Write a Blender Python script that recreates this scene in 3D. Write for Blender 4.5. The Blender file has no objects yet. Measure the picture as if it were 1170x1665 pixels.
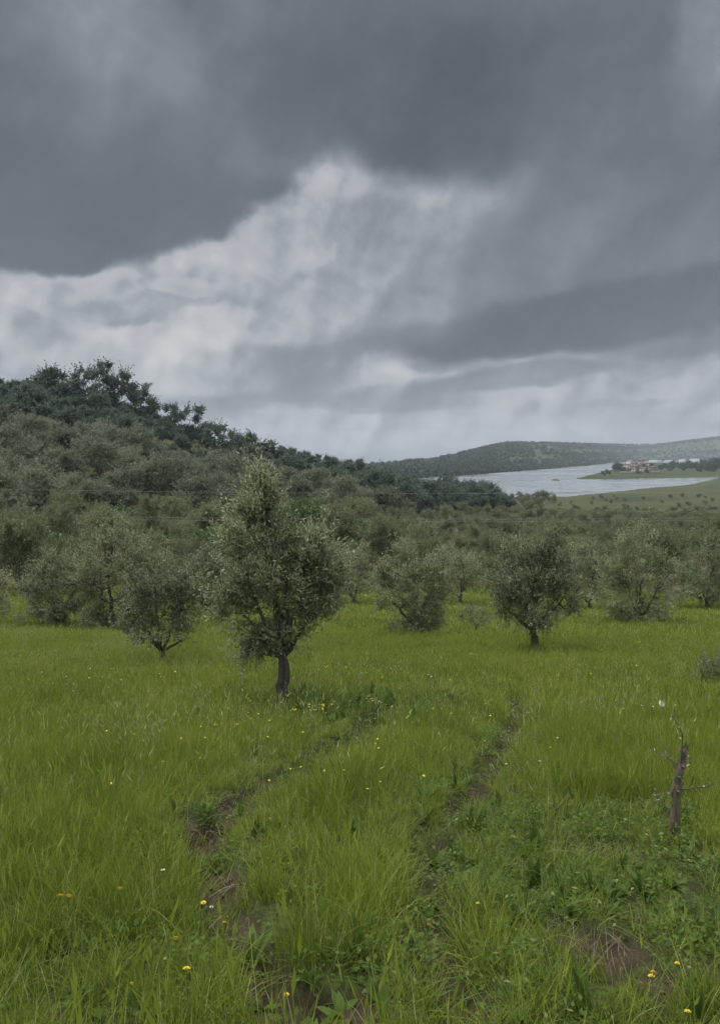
import bpy, math, random
import numpy as np
from mathutils import Vector
R = math.radians
scene = bpy.context.scene
COL = scene.collection

# ------------------------------------------------------------------ camera
EYE = 1.65            # eye height above the ground the photographer stands on
FPX = 1250.0          # focal length in pixels of the 1170 x 1665 photograph
PITCH = math.atan(92.5 / FPX)
cam_data = bpy.data.cameras.new("camera")
cam = bpy.data.objects.new("camera", cam_data)
COL.objects.link(cam)
cam.location = (0, 0, EYE)
cam.rotation_euler = (math.pi / 2 - PITCH, 0, 0)
cam_data.sensor_fit = 'VERTICAL'
cam_data.sensor_height = 36.0
cam_data.lens = 36.0 * FPX / 1665.0
cam_data.clip_start = 0.05
cam_data.clip_end = 20000
scene.camera = cam

scene.view_settings.view_transform = 'Standard'
scene.view_settings.look = 'None'
scene.view_settings.gamma = 1.0
scene.view_settings.exposure = 0.75
scene.cycles.max_bounces = 6
scene.cycles.diffuse_bounces = 3
scene.cycles.glossy_bounces = 2
scene.cycles.transmission_bounces = 3
scene.cycles.volume_bounces = 0
scene.cycles.use_denoising = True


def pix_ray(px, row):
    """direction through a pixel of the photograph (world axes, +Y ahead)"""
    x = (px - 585.0) / FPX
    z = -(row - 832.5) / FPX
    c, s = math.cos(PITCH), math.sin(PITCH)
    return Vector((x, c + s * z, -s + c * z))


# ------------------------------------------------------------------ world
SUN_EL, SUN_AZ = R(58), R(-62)     # azimuth measured from +Y towards +X
world = bpy.data.worlds.new("World")
scene.world = world
world.use_nodes = True
wt = world.node_tree
wt.nodes.clear()


def N(tree, kind, **kw):
    n = tree.nodes.new(kind)
    for k, v in kw.items():
        setattr(n, k, v)
    return n


def setin(tree, sock, v):
    if isinstance(v, bpy.types.NodeSocket):
        tree.links.new(v, sock)
    else:
        sock.default_value = v


def math_(tree, op, a, b=0.0, c=None, clamp=False):
    n = N(tree, 'ShaderNodeMath', operation=op, use_clamp=clamp)
    setin(tree, n.inputs[0], a)
    setin(tree, n.inputs[1], b)
    if c is not None:
        setin(tree, n.inputs[2], c)
    return n.outputs[0]


def vmath(tree, op, a, b=(0, 0, 0), scale=None):
    n = N(tree, 'ShaderNodeVectorMath', operation=op)
    setin(tree, n.inputs[0], a)
    if op == 'SCALE':
        setin(tree, n.inputs['Scale'], scale)
    elif op != 'LENGTH':
        setin(tree, n.inputs[1], b)
    return n.outputs['Value'] if op == 'LENGTH' else n.outputs[0]


def noise(tree, vec, scale, detail=4, rough=0.55, color=False, dist=0.0, lac=2.0, dim='3D'):
    n = N(tree, 'ShaderNodeTexNoise', noise_dimensions=dim)
    setin(tree, n.inputs['Vector'], vec)
    n.inputs['Scale'].default_value = scale
    n.inputs['Detail'].default_value = detail
    n.inputs['Roughness'].default_value = rough
    n.inputs['Lacunarity'].default_value = lac
    n.inputs['Distortion'].default_value = dist
    return n.outputs['Color' if color else 'Fac']


def maprange(tree, v, a, b, c=0.0, d=1.0, smooth=True):
    n = N(tree, 'ShaderNodeMapRange', interpolation_type='SMOOTHSTEP' if smooth else 'LINEAR')
    setin(tree, n.inputs[0], v)
    for i, q in zip((1, 2, 3, 4), (a, b, c, d)):
        n.inputs[i].default_value = q
    return n.outputs[0]


def mixf(tree, fac, a, b):
    n = N(tree, 'ShaderNodeMix', data_type='FLOAT')
    setin(tree, n.inputs[0], fac)
    setin(tree, n.inputs[2], a)
    setin(tree, n.inputs[3], b)
    return n.outputs[0]


def mixc(tree, fac, a, b, mode='MIX'):
    n = N(tree, 'ShaderNodeMix', data_type='RGBA', blend_type=mode)
    setin(tree, n.inputs[0], fac)
    setin(tree, n.inputs[6], a)
    setin(tree, n.inputs[7], b)
    return n.outputs[2]


def ramp(tree, fac, stops, interp='LINEAR'):
    n = N(tree, 'ShaderNodeValToRGB')
    setin(tree, n.inputs[0], fac)
    r = n.color_ramp
    r.interpolation = interp
    while len(r.elements) < len(stops):
        r.elements.new(0.5)
    for e, (p, c) in zip(r.elements, stops):
        e.position = p
        e.color = (c[0], c[1], c[2], 1)
    return n.outputs[0]


def s2l(*c):
    return tuple((v / 255 / 12.92 if v / 255 <= 0.04045 else ((v / 255 + 0.055) / 1.055) ** 2.4) for v in c)


def build_sky():
    t = wt
    g = N(t, 'ShaderNodeTexCoord').outputs['Generated']
    sep = N(t, 'ShaderNodeSeparateXYZ')
    t.links.new(g, sep.inputs[0])
    az = math_(t, 'ARCTAN2', sep.outputs[0], sep.outputs[1])
    el = math_(t, 'ARCSINE', sep.outputs[2])
    comb = N(t, 'ShaderNodeCombineXYZ')
    setin(t, comb.inputs[0], az)
    setin(t, comb.inputs[1], el)
    P = comb.outputs[0]
    # cloud-sheet coordinate: the direction laid onto a high horizontal sheet
    den = math_(t, 'ADD', math_(t, 'MAXIMUM', sep.outputs[2], 0.0), 0.16)
    Q = vmath(t, 'DIVIDE', g, (1, 1, 1))
    cq = N(t, 'ShaderNodeCombineXYZ')
    setin(t, cq.inputs[0], den); setin(t, cq.inputs[1], den); setin(t, cq.inputs[2], 1.0)
    Q = vmath(t, 'DIVIDE', g, cq.outputs[0])

    def cnoise(vec, scale, det):
        n = N(t, 'ShaderNodeVectorRotate', rotation_type='Z_AXIS')
        setin(t, n.inputs['Vector'], vec)
        n.inputs['Angle'].default_value = 1.05
        return vmath(t, 'SUBTRACT', noise(t, n.outputs[0], scale, det, 0.5, color=True, dim='2D'), (0.5, 0.5, 0.5))
    w_big = cnoise(Q, 1.6, 2)
    w_fine = cnoise(P, 8.0, 5)

    def warp(a_big, a_fine):
        v = vmath(t, 'ADD', P, vmath(t, 'MULTIPLY', w_big, (a_big, a_big * 0.7, 0)))
        return vmath(t, 'ADD', v, vmath(t, 'MULTIPLY', w_fine, (a_fine, a_fine * 0.8, 0)))
    Pw_soft = warp(0.06, 0.085)       # ragged soft undersides
    Pw_bill = warp(0.02, 0.075)       # heaped cloud edges
    Pw_flat = warp(0.04, 0.05)       # low layered cloud

    def blob(vec, px, row, rx, ry, rot, soft):
        d = pix_ray(px, row).normalized()
        ca, ce = math.atan2(d.x, d.y), math.asin(d.z)
        e = pix_ray(px, row + 1).normalized()
        ky = abs(math.asin(e.z) - ce)
        e = pix_ray(px + 1, row).normalized()
        kx = abs(math.atan2(e.x, e.y) - ca)
        v = vmath(t, 'SUBTRACT', vec, (ca, ce, 0))
        if rot:
            n = N(t, 'ShaderNodeVectorRotate', rotation_type='Z_AXIS')
            setin(t, n.inputs['Vector'], v)
            n.inputs['Angle'].default_value = -R(rot)
            v = n.outputs[0]
        v = vmath(t, 'MULTIPLY', v, (1 / (rx * kx), 1 / (ry * ky), 0))
        ln = vmath(t, 'LENGTH', v)
        return maprange(t, ln, 1 + soft, max(0.0, 1 - soft), 0, 1)

    # painter's order, far cloud first: (warp, px, row, rx, ry, tilt, softness, brightness, opacity)
    fb = noise(t, Q, 1.3, 4, 0.6, dim='2D')

    def turn(vec):
        n = N(t, 'ShaderNodeVectorRotate', rotation_type='Z_AXIS')
        setin(t, n.inputs['Vector'], vec)
        n.inputs['Angle'].default_value = 0.62
        return n.outputs[0]

    def relief(vec, scale, det, d):
        vec = turn(vec)
        c_, s_ = math.cos(0.62), math.sin(0.62)
        d = (d[0] * c_ - d[1] * s_, d[0] * s_ + d[1] * c_, 0)
        n1 = noise(t, vec, scale, det, 0.48, dim='2D')
        n2 = noise(t, vmath(t, 'ADD', vec, d), scale, det, 0.48, dim='2D')
        return math_(t, 'SUBTRACT', n1, n2)
    puff = relief(warp(0.02, 0.025), 6.0, 5, (-0.014, 0.026, 0))
    band = N(t, 'ShaderNodeCombineXYZ')
    setin(t, band.inputs[0], math_(t, 'MULTIPLY', az, 5.0)); setin(t, band.inputs[1], math_(t, 'MULTIPLY', el, 26.0))
    bands = noise(t, band.outputs[0], 1.0, 5, 0.6, dim='2D')
    V = math_(t, 'ADD', 0.55, math_(t, 'MULTIPLY', math_(t, 'SUBTRACT', fb, 0.5), 0.5))
    lowband = maprange(t, el, R(16), R(3), 0, 1)
    V = math_(t, 'ADD', V, math_(t, 'MULTIPLY', lowband, math_(t, 'MULTIPLY', math_(t, 'SUBTRACT', bands, 0.5), 1.2)))
    for w, px, row, rx, ry, rot, soft, val, op in SKY:
        vec = {'s': Pw_soft, 'b': Pw_bill, 'f': Pw_flat}[w]
        m = blob(vec, px, row, rx, ry, rot, soft)
        m = math_(t, 'MULTIPLY', m, op)
        V = mixf(t, m, V, val)
    # fine structure over everything
    f2 = noise(t, turn(warp(0.03, 0.04)), 5.0, 6, 0.52, dim='2D')
    V = math_(t, 'ADD', V, math_(t, 'MULTIPLY', math_(t, 'SUBTRACT', f2, 0.5), 0.24))
    amp = math_(t, 'MULTIPLY', maprange(t, V, 0.25, 0.75, 0.25, 1.25), maprange(t, el, R(1), R(9), 0.45, 1))
    V = math_(t, 'ADD', V, math_(t, 'MULTIPLY', puff, amp))
    def cells(vec):
        n = N(t, 'ShaderNodeTexVoronoi', voronoi_dimensions='2D', feature='SMOOTH_F1')
        setin(t, n.inputs['Vector'], vec)
        n.inputs['Scale'].default_value = 17.0
        n.inputs['Detail'].default_value = 1.0
        n.inputs['Roughness'].default_value = 0.5
        n.inputs['Smoothness'].default_value = 0.35
        return n.outputs['Distance']
    cv = warp(0.01, 0.035)
    heap = math_(t, 'SUBTRACT', cells(vmath(t, 'ADD', cv, (-0.010, 0.016, 0))), cells(cv))
    hm = math_(t, 'MULTIPLY', maprange(t, V, 0.55, 0.8, 0, 1), maprange(t, el, R(24), R(12), 0.2, 1))
    V = math_(t, 'SUBTRACT', V, math_(t, 'MULTIPLY', math_(t, 'MULTIPLY', heap, 0.38), hm))
    crisp = relief(warp(0.01, 0.02), 22.0, 4, (-0.006, 0.011, 0))
    V = math_(t, 'ADD', V, math_(t, 'MULTIPLY', crisp, maprange(t, V, 0.3, 0.7, 0.12, 0.5)))
    over = math_(t, 'MAXIMUM', math_(t, 'SUBTRACT', V, 0.78), 0.0)
    V = math_(t, 'SUBTRACT', V, math_(t, 'MULTIPLY', over, 0.5))
    # sky brightened towards the zenith, above the view, as added ground light
    V = mixf(t, maprange(t, el, R(40), R(70), 0, 1), V, 1.0)
    col = ramp(t, V, [(0.0, s2l(72, 80, 86)), (0.22, s2l(94, 101, 108)), (0.45, s2l(122, 128, 135)),
                      (0.68, s2l(150, 154, 160)), (0.85, s2l(170, 172, 176)), (1.0, s2l(190, 191, 192))])
    # added brightness out of view, overhead and behind the camera, to light the ground
    lift = math_(t, 'ADD', SKY_GAIN, math_(t, 'MULTIPLY', maprange(t, el, R(34), R(70), 0, 1), SKY_GAIN * 4.2))
    back = maprange(t, math_(t, 'ABSOLUTE', az), R(60), R(120), 0, 1)
    lift = math_(t, 'ADD', lift, math_(t, 'MULTIPLY', back, SKY_GAIN * 1.5))
    col = vmath(t, 'SCALE', col, scale=lift)
    sky = N(t, 'ShaderNodeTexSky', sky_type='NISHITA')
    sky.sun_disc = False
    sky.sun_elevation = SUN_EL
    sky.sun_rotation = SUN_AZ
    sky.altitude = 100
    out = mixc(t, 0.985, sky.outputs[0], col)
    bg = N(t, 'ShaderNodeBackground')
    bg.inputs['Strength'].default_value = 0.1
    t.links.new(out, bg.inputs['Color'])
    world.cycles.sampling_method = 'NONE'
    o = N(t, 'ShaderNodeOutputWorld')
    t.links.new(bg.outputs[0], o.inputs['Surface'])


SKY_GAIN = 6.6
SKY = [
    # pale layered cloud near the horizon
    ('f', 585, 725, 1500, 70, 0, 0.7, 0.70, 0.9),
    ('f', 900, 640, 480, 80, 3, 0.4, 0.74, 0.9),
    # bright cloud on the left and middle
    ('s', 560, 430, 520, 190, 8, 0.35, 0.72, 1.0),
    ('s', 80, 540, 340, 120, 0, 0.35, 0.74, 1.0),
    ('s', 700, 390, 220, 100, 0, 0.5, 0.72, 0.8),
    ('s', 230, 510, 130, 56, 10, 0.5, 0.56, 0.85),
    ('s', 60, 590, 120, 18, 0, 0.6, 0.58, 0.6),
    ('b', 560, 380, 130, 60, 20, 0.5, 0.62, 0.7),
    ('s', 630, 450, 150, 70, 0, 0.7, 0.58, 0.7),
    ('s', 510, 300, 130, 60, 0, 0.5, 0.88, 0.7),
    ('b', 470, 400, 130, 50, 10, 0.4, 0.86, 0.5),
    ('b', 60, 480, 60, 24, 0, 0.2, 0.92, 0.7),
    ('b', 180, 460, 75, 28, 8, 0.2, 0.93, 0.7),
    ('b', 60, 520, 110, 18, 0, 0.3, 0.84, 0.6),
    ('b', 298, 462, 46, 20, 0, 0.25, 0.94, 0.6),
    ('b', 120, 575, 150, 40, 0, 0.22, 0.90, 0.75),
    ('b', 400, 560, 120, 66, 0, 0.12, 0.84, 0.85),
    ('b', 360, 535, 90, 40, 0, 0.14, 0.95, 0.7),
    ('b', 270, 585, 95, 48, -10, 0.12, 0.93, 0.8),
    ('s', 460, 600, 130, 40, 6, 0.45, 0.55, 0.9),
    ('f', 510, 595, 110, 36, 12, 0.5, 0.40, 0.9),
    ('f', 400, 648, 190, 16, 3, 0.5, 0.42, 0.85),
    ('b', 370, 600, 90, 34, 0, 0.3, 0.80, 0.7),
    # low streaks on the right
    ('f', 640, 655, 120, 26, -4, 0.4, 0.46, 0.85),
    ('f', 500, 690, 200, 14, 0, 0.5, 0.74, 0.7),
    ('f', 1080, 585, 270, 24, 5, 0.3, 0.84, 0.9),
    ('b', 690, 598, 60, 24, -10, 0.35, 0.88, 0.8),
    ('b', 628, 590, 26, 16, 0, 0.4, 0.92, 0.5),
    ('f', 840, 615, 170, 24, 5, 0.35, 0.40, 0.9),
    ('f', 1010, 632, 220, 18, 6, 0.4, 0.78, 0.8),
    ('b', 1060, 645, 46, 16, 4, 0.3, 0.90, 0.7),
    ('f', 1000, 655, 170, 8, 4, 0.5, 0.62, 0.6),
    ('f', 760, 672, 160, 12, 3, 0.5, 0.76, 0.6),
    ('f', 900, 690, 260, 12, 2, 0.5, 0.72, 0.6),
    ('f', 1120, 550, 150, 20, 8, 0.35, 0.48, 0.85),
    # big dark mass on the right
    ('s', 960, 390, 250, 170, 0, 0.5, 0.36, 0.9),
    ('s', 1100, 400, 240, 190, 0, 0.4, 0.30, 0.85),
    ('f', 950, 515, 340, 52, 8, 0.25, 0.17, 0.97),
    ('f', 800, 545, 190, 34, 0, 0.3, 0.15, 0.95),
    ('s', 700, 500, 120, 46, 10, 0.7, 0.40, 0.7),
    ('s', 925, 405, 60, 40, 30, 0.7, 0.54, 0.75),
    ('s', 1000, 335, 56, 42, 20, 0.75, 0.48, 0.7),
    ('b', 1050, 305, 60, 34, 20, 0.6, 0.44, 0.6),
    # dark roof of cloud across the top
    ('s', 640, 50, 900, 150, 0, 0.3, 0.22, 0.97),
    ('s', 120, 250, 330, 165, 12, 0.22, 0.20, 1.0),
    ('s', -40, 310, 260, 120, 0, 0.22, 0.12, 0.97),
    ('s', 300, 230, 220, 110, 25, 0.28, 0.19, 0.97),
    ('s', 230, 340, 230, 72, 12, 0.25, 0.18, 0.97),
    ('s', 60, 380, 190, 55, 4, 0.2, 0.15, 0.97),
    ('s', 330, 335, 130, 52, 24, 0.22, 0.17, 0.97),
    ('s', 450, 250, 90, 36, 20, 0.35, 0.24, 0.9),
    ('s', 680, 165, 250, 125, 0, 0.34, 0.09, 1.0),
    ('s', 830, 165, 220, 115, 0, 0.5, 0.06, 0.9),
    ('s', 1080, 200, 200, 130, 0, 0.6, 0.27, 0.85),
    ('s', 170, 70, 110, 120, -10, 0.8, 0.56, 0.8),
    ('s', 200, 210, 160, 60, 0, 0.8, 0.33, 0.6),
    ('s', 1160, 75, 60, 70, 0, 0.9, 0.56, 0.8),
    ('s', 1160, 20, 60, 40, 0, 0.6, 0.48, 0.7),
]
build_sky()

sun_data = bpy.data.lights.new("sun", 'SUN')
sun_data.energy = 1.5
sun_data.angle = R(35)
sun_data.color = (1.0, 0.96, 0.9)
sun = bpy.data.objects.new("sun", sun_data)
COL.objects.link(sun)
sd = Vector((math.sin(SUN_AZ) * math.cos(SUN_EL), math.cos(SUN_AZ) * math.cos(SUN_EL), math.sin(SUN_EL)))
sun.rotation_euler = (-sd).to_track_quat('-Z', 'Y').to_euler()
sun.location = (0, 0, 60)

# ------------------------------------------------------------------ terrain function (numpy)
rng = np.random.default_rng(7)
_perm = rng.permutation(4096)
_val = rng.random(4096)


def vnoise(x, y, seed=0):
    """smooth value noise 0..1"""
    x = np.asarray(x, float); y = np.asarray(y, float)
    xi = np.floor(x).astype(np.int64); yi = np.floor(y).astype(np.int64)
    xf = x - xi; yf = y - yi
    xf = xf * xf * (3 - 2 * xf); yf = yf * yf * (3 - 2 * yf)

    def h(a, b):
        return _val[(_perm[(a + seed * 57) & 4095] + b * 131 + seed * 17) & 4095]
    return ((h(xi, yi) * (1 - xf) + h(xi + 1, yi) * xf) * (1 - yf)
            + (h(xi, yi + 1) * (1 - xf) + h(xi + 1, yi + 1) * xf) * yf)


def fbm(x, y, oct=4, seed=0):
    v, a, s = 0.0, 0.5, 0.0
    for i in range(oct):
        v = v + a * vnoise(x * 2 ** i + 13.7 * i, y * 2 ** i - 7.1 * i, seed + i)
        s += a
        a *= 0.5
    return v / s


def sstep(a, b, x):
    t = np.clip((x - a) / (b - a), 0, 1)
    return t * t * (3 - 2 * t)


HZ = 740.0           # row of the horizon in the photograph
LAKE = -25.0         # lake level below the eye
K = -LAKE * FPX


def lerp_tab(x, tab):
    return np.interp(x, [p[0] for p in tab], [p[1] for p in tab])


BASE = [(-40, -0.75), (-5, -1.35), (0, -1.62), (2.2, -1.76), (5, -2.33), (10, -3.35), (17, -4.55), (25, -5.9),
        (40, -8.0), (80, -12.5), (130, -16.6), (200, -20.0), (330, -23.0)]
RIDGE_D = [(-900, 190), (0, 230), (100, 240), (190, 250), (250, 265), (330, 285), (400, 300), (500, 345), (600, 380), (650, 400)]
RIDGE_ROW = [(-900, 440), (-300, 560), (0, 632), (100, 650), (190, 664), (250, 694), (330, 716), (400, 735), (500, 754),
             (600, 770), (650, 785), (700, 800)]
S1 = [(600, 786), (640, 787), (700, 795), (760, 802), (830, 808), (880, 808.5), (930, 806), (960, 803), (1000, 799),
      (1040, 794.5), (1080, 790.5), (1120, 787), (1150, 781), (1165, 777), (1300, 773)]
S2 = [(930, 779), (1000, 778.6), (1100, 777.5), (1165, 776.5), (1300, 772.5)]
S3 = [(930, 779), (960, 774.5), (985, 770.5), (1005, 765), (1040, 759), (1100, 755), (1300, 752)]
S4 = [(600, 786), (640, 781), (700, 776), (785, 771), (850, 765.5), (900, 761.5), (950, 757), (1000, 752.5), (1040, 750),
      (1300, 747.5)]
FAR_ROW = [(500, 765), (600, 760), (640, 757), (700, 750), (740, 742), (790, 729), (820, 723), (850, 721.5), (900, 722),
           (960, 723.5), (1010, 724), (1080, 721.5), (1120, 716.5), (1170, 710), (1400, 695)]
FAR_K = [(600, 1.4), (785, 1.55), (900, 1.6), (1000, 1.4), (1100, 1.1), (1400, 1.05)]


def rows_to_depth(row):
    return K / (row - HZ)


# tyre tracks: centre lines as ground points (world x, y), found by hand on the ground
def _trk(pts):
    out = []
    for px, row in pts:
        d = pix_ray(px, row)
        lo, hi = 0.3, 60.0
        for _ in range(40):
            m = (lo + hi) / 2
            zz = d.z / d.y * m
            if zz > np.interp(m, [p[0] for p in BASE], [p[1] for p in BASE]):
                lo = m
            else:
                hi = m
        out.append((d.x / d.y * lo, lo))
    return out


TRACK_L = _trk([(600, 1760), (480, 1650), (400, 1540), (345, 1440), (335, 1370), (385, 1310), (440, 1278), (540, 1220),
                (600, 1180), (640, 1150)])
TRACK_R = _trk([(790, 1760), (745, 1650), (715, 1560), (690, 1440), (705, 1360), (775, 1285), (812, 1215), (838, 1170),
                (838, 1138)])
BARE = [(_trk([(px, row)])[0], r) for px, row, r in
        [(350, 1465, 0.17), (372, 1440, 0.14), (375, 1505, 0.13), (340, 1490, 0.12), (470, 1650, 0.2), (560, 1655, 0.16),
         (700, 1565, 0.09), (735, 1600, 0.08), (985, 1545, 0.19), (930, 1535, 0.10), (1080, 1600, 0.14),
         (1150, 1590, 0.12),
         (825, 1200, 0.20), (830, 1175, 0.2), (500, 1440, 0.10), (460, 1440, 0.08), (497, 1362, 0.06), (780, 1275, 0.15),
         (1010, 1390, 0.14), (340, 1350, 0.2), (390, 1305, 0.2), (760, 1650, 0.1), (440, 1610, 0.12)]]


def dist_poly(x, y, pts):
    best = np.full(np.shape(x), 1e9)
    for (x0, y0), (x1, y1) in zip(pts[:-1], pts[1:]):
        dx, dy = x1 - x0, y1 - y0
        t = np.clip(((x - x0) * dx + (y - y0) * dy) / (dx * dx + dy * dy), 0, 1)
        best = np.minimum(best, np.hypot(x - x0 - t * dx, y - y0 - t * dy))
    return best


def track_amount(x, y):
    """1 in the middle of a wheel rut, 0 away from it"""
    wob = 0.07 * (fbm(x * 3, y * 3, 2, 5) - 0.5)
    d = np.minimum(dist_poly(x, y, TRACK_L), dist_poly(x, y, TRACK_R) * 1.05) + wob
    k = 1 + 0.10 * np.clip(y - 4, 0, 6)
    broken = 1 - 0.55 * sstep(0.52, 0.66, fbm(x * 2.2, y * 2.2, 2, 15)) * (1 - sstep(4.0, 5.5, y))
    return (1 - sstep(0.055 * k, 0.155 * k, d)) * broken


def beside_track(x, y):
    d = np.minimum(dist_poly(x, y, TRACK_L), dist_poly(x, y, TRACK_R))
    return 1 - sstep(0.25, 0.62, d)


def bare_amount(x, y):
    b = np.zeros(np.shape(x))
    for (bx, by), r in BARE:
        d = np.hypot((x - bx), (y - by)) + 0.35 * r * (fbm(x * 7, y * 7, 2, 9) - 0.5) * 2
        b = np.maximum(b, 1 - sstep(0.55 * r, 1.05 * r, d))
    return b


def rel_height(x, y):
    """ground height relative to the eye"""
    x = np.asarray(x, float); y = np.asarray(y, float)
    yy = np.maximum(y, 20.0)
    px = 585 + FPX * x / yy
    base = lerp_tab(y, BASE)
    s1 = rows_to_depth(lerp_tab(px, S1) + 1.6 * (fbm(px / 22, px * 0, 3, 3) - 0.5))
    s2 = rows_to_depth(lerp_tab(px, S2)); s3 = rows_to_depth(lerp_tab(px, S3)); s4 = rows_to_depth(lerp_tab(px, S4))
    s2 = np.maximum(s2, s1 * 1.0)
    # the near plain runs down to the shore
    base = np.where(y > 330, -23 - 2.0 * np.clip((y - 330) / np.maximum(s1 - 330, 40), 0, 1.0), base)
    w = np.clip((y - s1) / 25, 0, 1)
    base = np.where(y > s1, LAKE - 1.5 * w, base)
    # peninsula with the village
    pen = np.clip((y - s2) / np.maximum(s3 - s2, 1), 0, 1)
    has = (px > 932) & (y > s2) & (y < s3)
    hump = LAKE + np.minimum(2.4 * pen, 1) * (1 - sstep(0.85, 1.0, pen)) * np.clip((px - 930) / 90, 0, 1) * 8.0
    base = np.where(has, hump + 0.02, base)
    # far shore and the hills over it
    kk = lerp_tab(px, FAR_K)
    rd = s4 * kk + 350
    rz = (HZ - lerp_tab(px, FAR_ROW)) / FPX * rd
    t = np.clip((y - s4) / (rd - s4), 0, 1)
    bump = 5 * (fbm(px / 40, y / 260, 3, 21) - 0.5) * np.clip(t * 6, 0, 1) * (1 - t)
    far = LAKE + (rz - LAKE) * (0.30 * t + 0.70 * sstep(0.0, 1.0, t)) + bump
    far = np.where(y > rd, rz - (y - rd) * 0.03, far)
    far = np.where(px < 655, far, np.maximum(far, LAKE + 2.0 * np.clip((y - s4) / 200, 0, 1) + 0.05))
    far = np.where((px < 655) & (y > rd), far - (y - rd) * 0.05, far)
    base = np.where(y > s4, far, base)
    # hill on the left
    hr = lerp_tab(px, RIDGE_D); hz = (HZ - lerp_tab(px, RIDGE_ROW)) / FPX * hr
    t = (y - 60) / (hr - 60)
    b60 = np.interp(60, [p[0] for p in BASE], [p[1] for p in BASE])
    prof = np.clip(t, 0, 1)
    prof = 0.62 * prof + 0.38 * sstep(0, 1, prof)
    hill = b60 + (hz - b60) * prof - 0.35 * prof * 0
    hill = np.where(t > 1, hz - (y - hr) * 0.25, hill)
    bb = np.interp(y, [p[0] for p in BASE], [p[1] for p in BASE])
    hill = np.maximum(hill, np.minimum(bb, -14) * 1.0 - 6)
    wgt = (1 - sstep(560, 730, px)) * sstep(48, 75, y)
    base = base * (1 - wgt) + np.maximum(hill, base * 1.0) * wgt
    # gentle unevenness
    near = np.exp(-np.abs(y) / 60.0)
    base = base + 0.10 * (fbm(x / 2.4, y / 2.4, 3, 1) - 0.5) * near + sstep(30, 90, y) * (1 - sstep(330, 450, y)) * 1.2 * (fbm(x / 22, y / 22, 3, 2) - 0.5)
    nr = (y > 0.3) & (y < 16) & (np.abs(x) < 10)
    if np.any(nr):
        tr = np.where(nr, track_amount(x, y), 0)
        br = np.where(nr, bare_amount(x, y), 0)
        base = base - 0.09 * tr - 0.03 * br + 0.03 * (fbm(x * 6, y * 6, 3, 4) - 0.5) * nr
    return base


def ground(x, y):
    return rel_height(x, y) + EYE


def hit(px, row, lo=0.8, hi=3000.0):
    """ground point seen through a pixel of the photograph"""
    d = pix_ray(px, row)
    ys = np.geomspace(lo, hi, 2600)
    zz = EYE + d.z / d.y * ys
    g = ground(d.x / d.y * ys, ys)
    k = np.argmax(g >= zz)
    if g[k] < zz[k]:
        k = len(ys) - 1
    y = ys[k]
    return float(d.x / d.y * y), float(y), float(ground(d.x / d.y * y, y))


# ------------------------------------------------------------------ materials
def mat(name):
    m = bpy.data.materials.new(name)
    m.use_nodes = True
    t = m.node_tree
    b = t.nodes['Principled BSDF']
    return m, t, b


def simple(name, col, rough=0.8, var=0.25, scale=3.0, spec=0.2):
    m, t, b = mat(name)
    tc = N(t, 'ShaderNodeTexCoord').outputs['Object']
    n = noise(t, tc, scale, 5, 0.6)
    c = ramp(t, n, [(0.25, [v * (1 - var) for v in col]), (0.75, [v * (1 + var) for v in col])])
    t.links.new(c, b.inputs['Base Color'])
    b.inputs['Roughness'].default_value = rough
    b.inputs['Specular IOR Level'].default_value = spec
    return m


def ground_material():
    m, t, b = mat('meadow_ground')
    geo = N(t, 'ShaderNodeNewGeometry').outputs['Position']
    zone = N(t, 'ShaderNodeAttribute', attribute_name='zone')
    sp = N(t, 'ShaderNodeSeparateColor'); t.links.new(zone.outputs['Color'], sp.inputs[0])
    soilz, brown, farz = sp.outputs[0], sp.outputs[1], sp.outputs[2]
    n1 = noise(t, geo, 0.12, 5, 0.6)
    n2 = noise(t, geo, 6.0, 6, 0.65)
    n3 = noise(t, geo, 0.012, 5, 0.55)
    grass = ramp(t, n1, [(0.3, (0.055, 0.085, 0.018)), (0.7, (0.095, 0.125, 0.028))])
    grass = mixc(t, maprange(t, n2, 0.38, 0.60), grass, (0.042, 0.044, 0.020, 1))
    grass = mixc(t, maprange(t, noise(t, geo, 40.0, 4, 0.7), 0.45, 0.6), grass, (0.030, 0.034, 0.014, 1))
    soil = ramp(t, n2, [(0.3, (0.018, 0.014, 0.010)), (0.7, (0.074, 0.054, 0.037))])
    scrub = ramp(t, noise(t, geo, 0.25, 6, 0.7), [(0.3, (0.080, 0.082, 0.040)), (0.5, (0.11, 0.085, 0.052)), (0.7, (0.090, 0.110, 0.040))])
    farc = ramp(t, n3, [(0.35, (0.036, 0.046, 0.026)), (0.5, (0.062, 0.070, 0.036)), (0.66, (0.044, 0.054, 0.030))])
    c = mixc(t, brown, grass, scrub)
    c = mixc(t, farz, c, farc)
    c = mixc(t, soilz, c, soil)
    t.links.new(c, b.inputs['Base Color'])
    b.inputs['Roughness'].default_value = 0.95
    b.inputs['Specular IOR Level'].default_value = 0.05
    bump = N(t, 'ShaderNodeBump'); bump.inputs['Strength'].default_value = 0.7; bump.inputs['Distance'].default_value = 0.03
    t.links.new(noise(t, geo, 22.0, 6, 0.7), bump.inputs['Height'])
    t.links.new(bump.outputs[0], b.inputs['Normal'])
    return m


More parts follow.
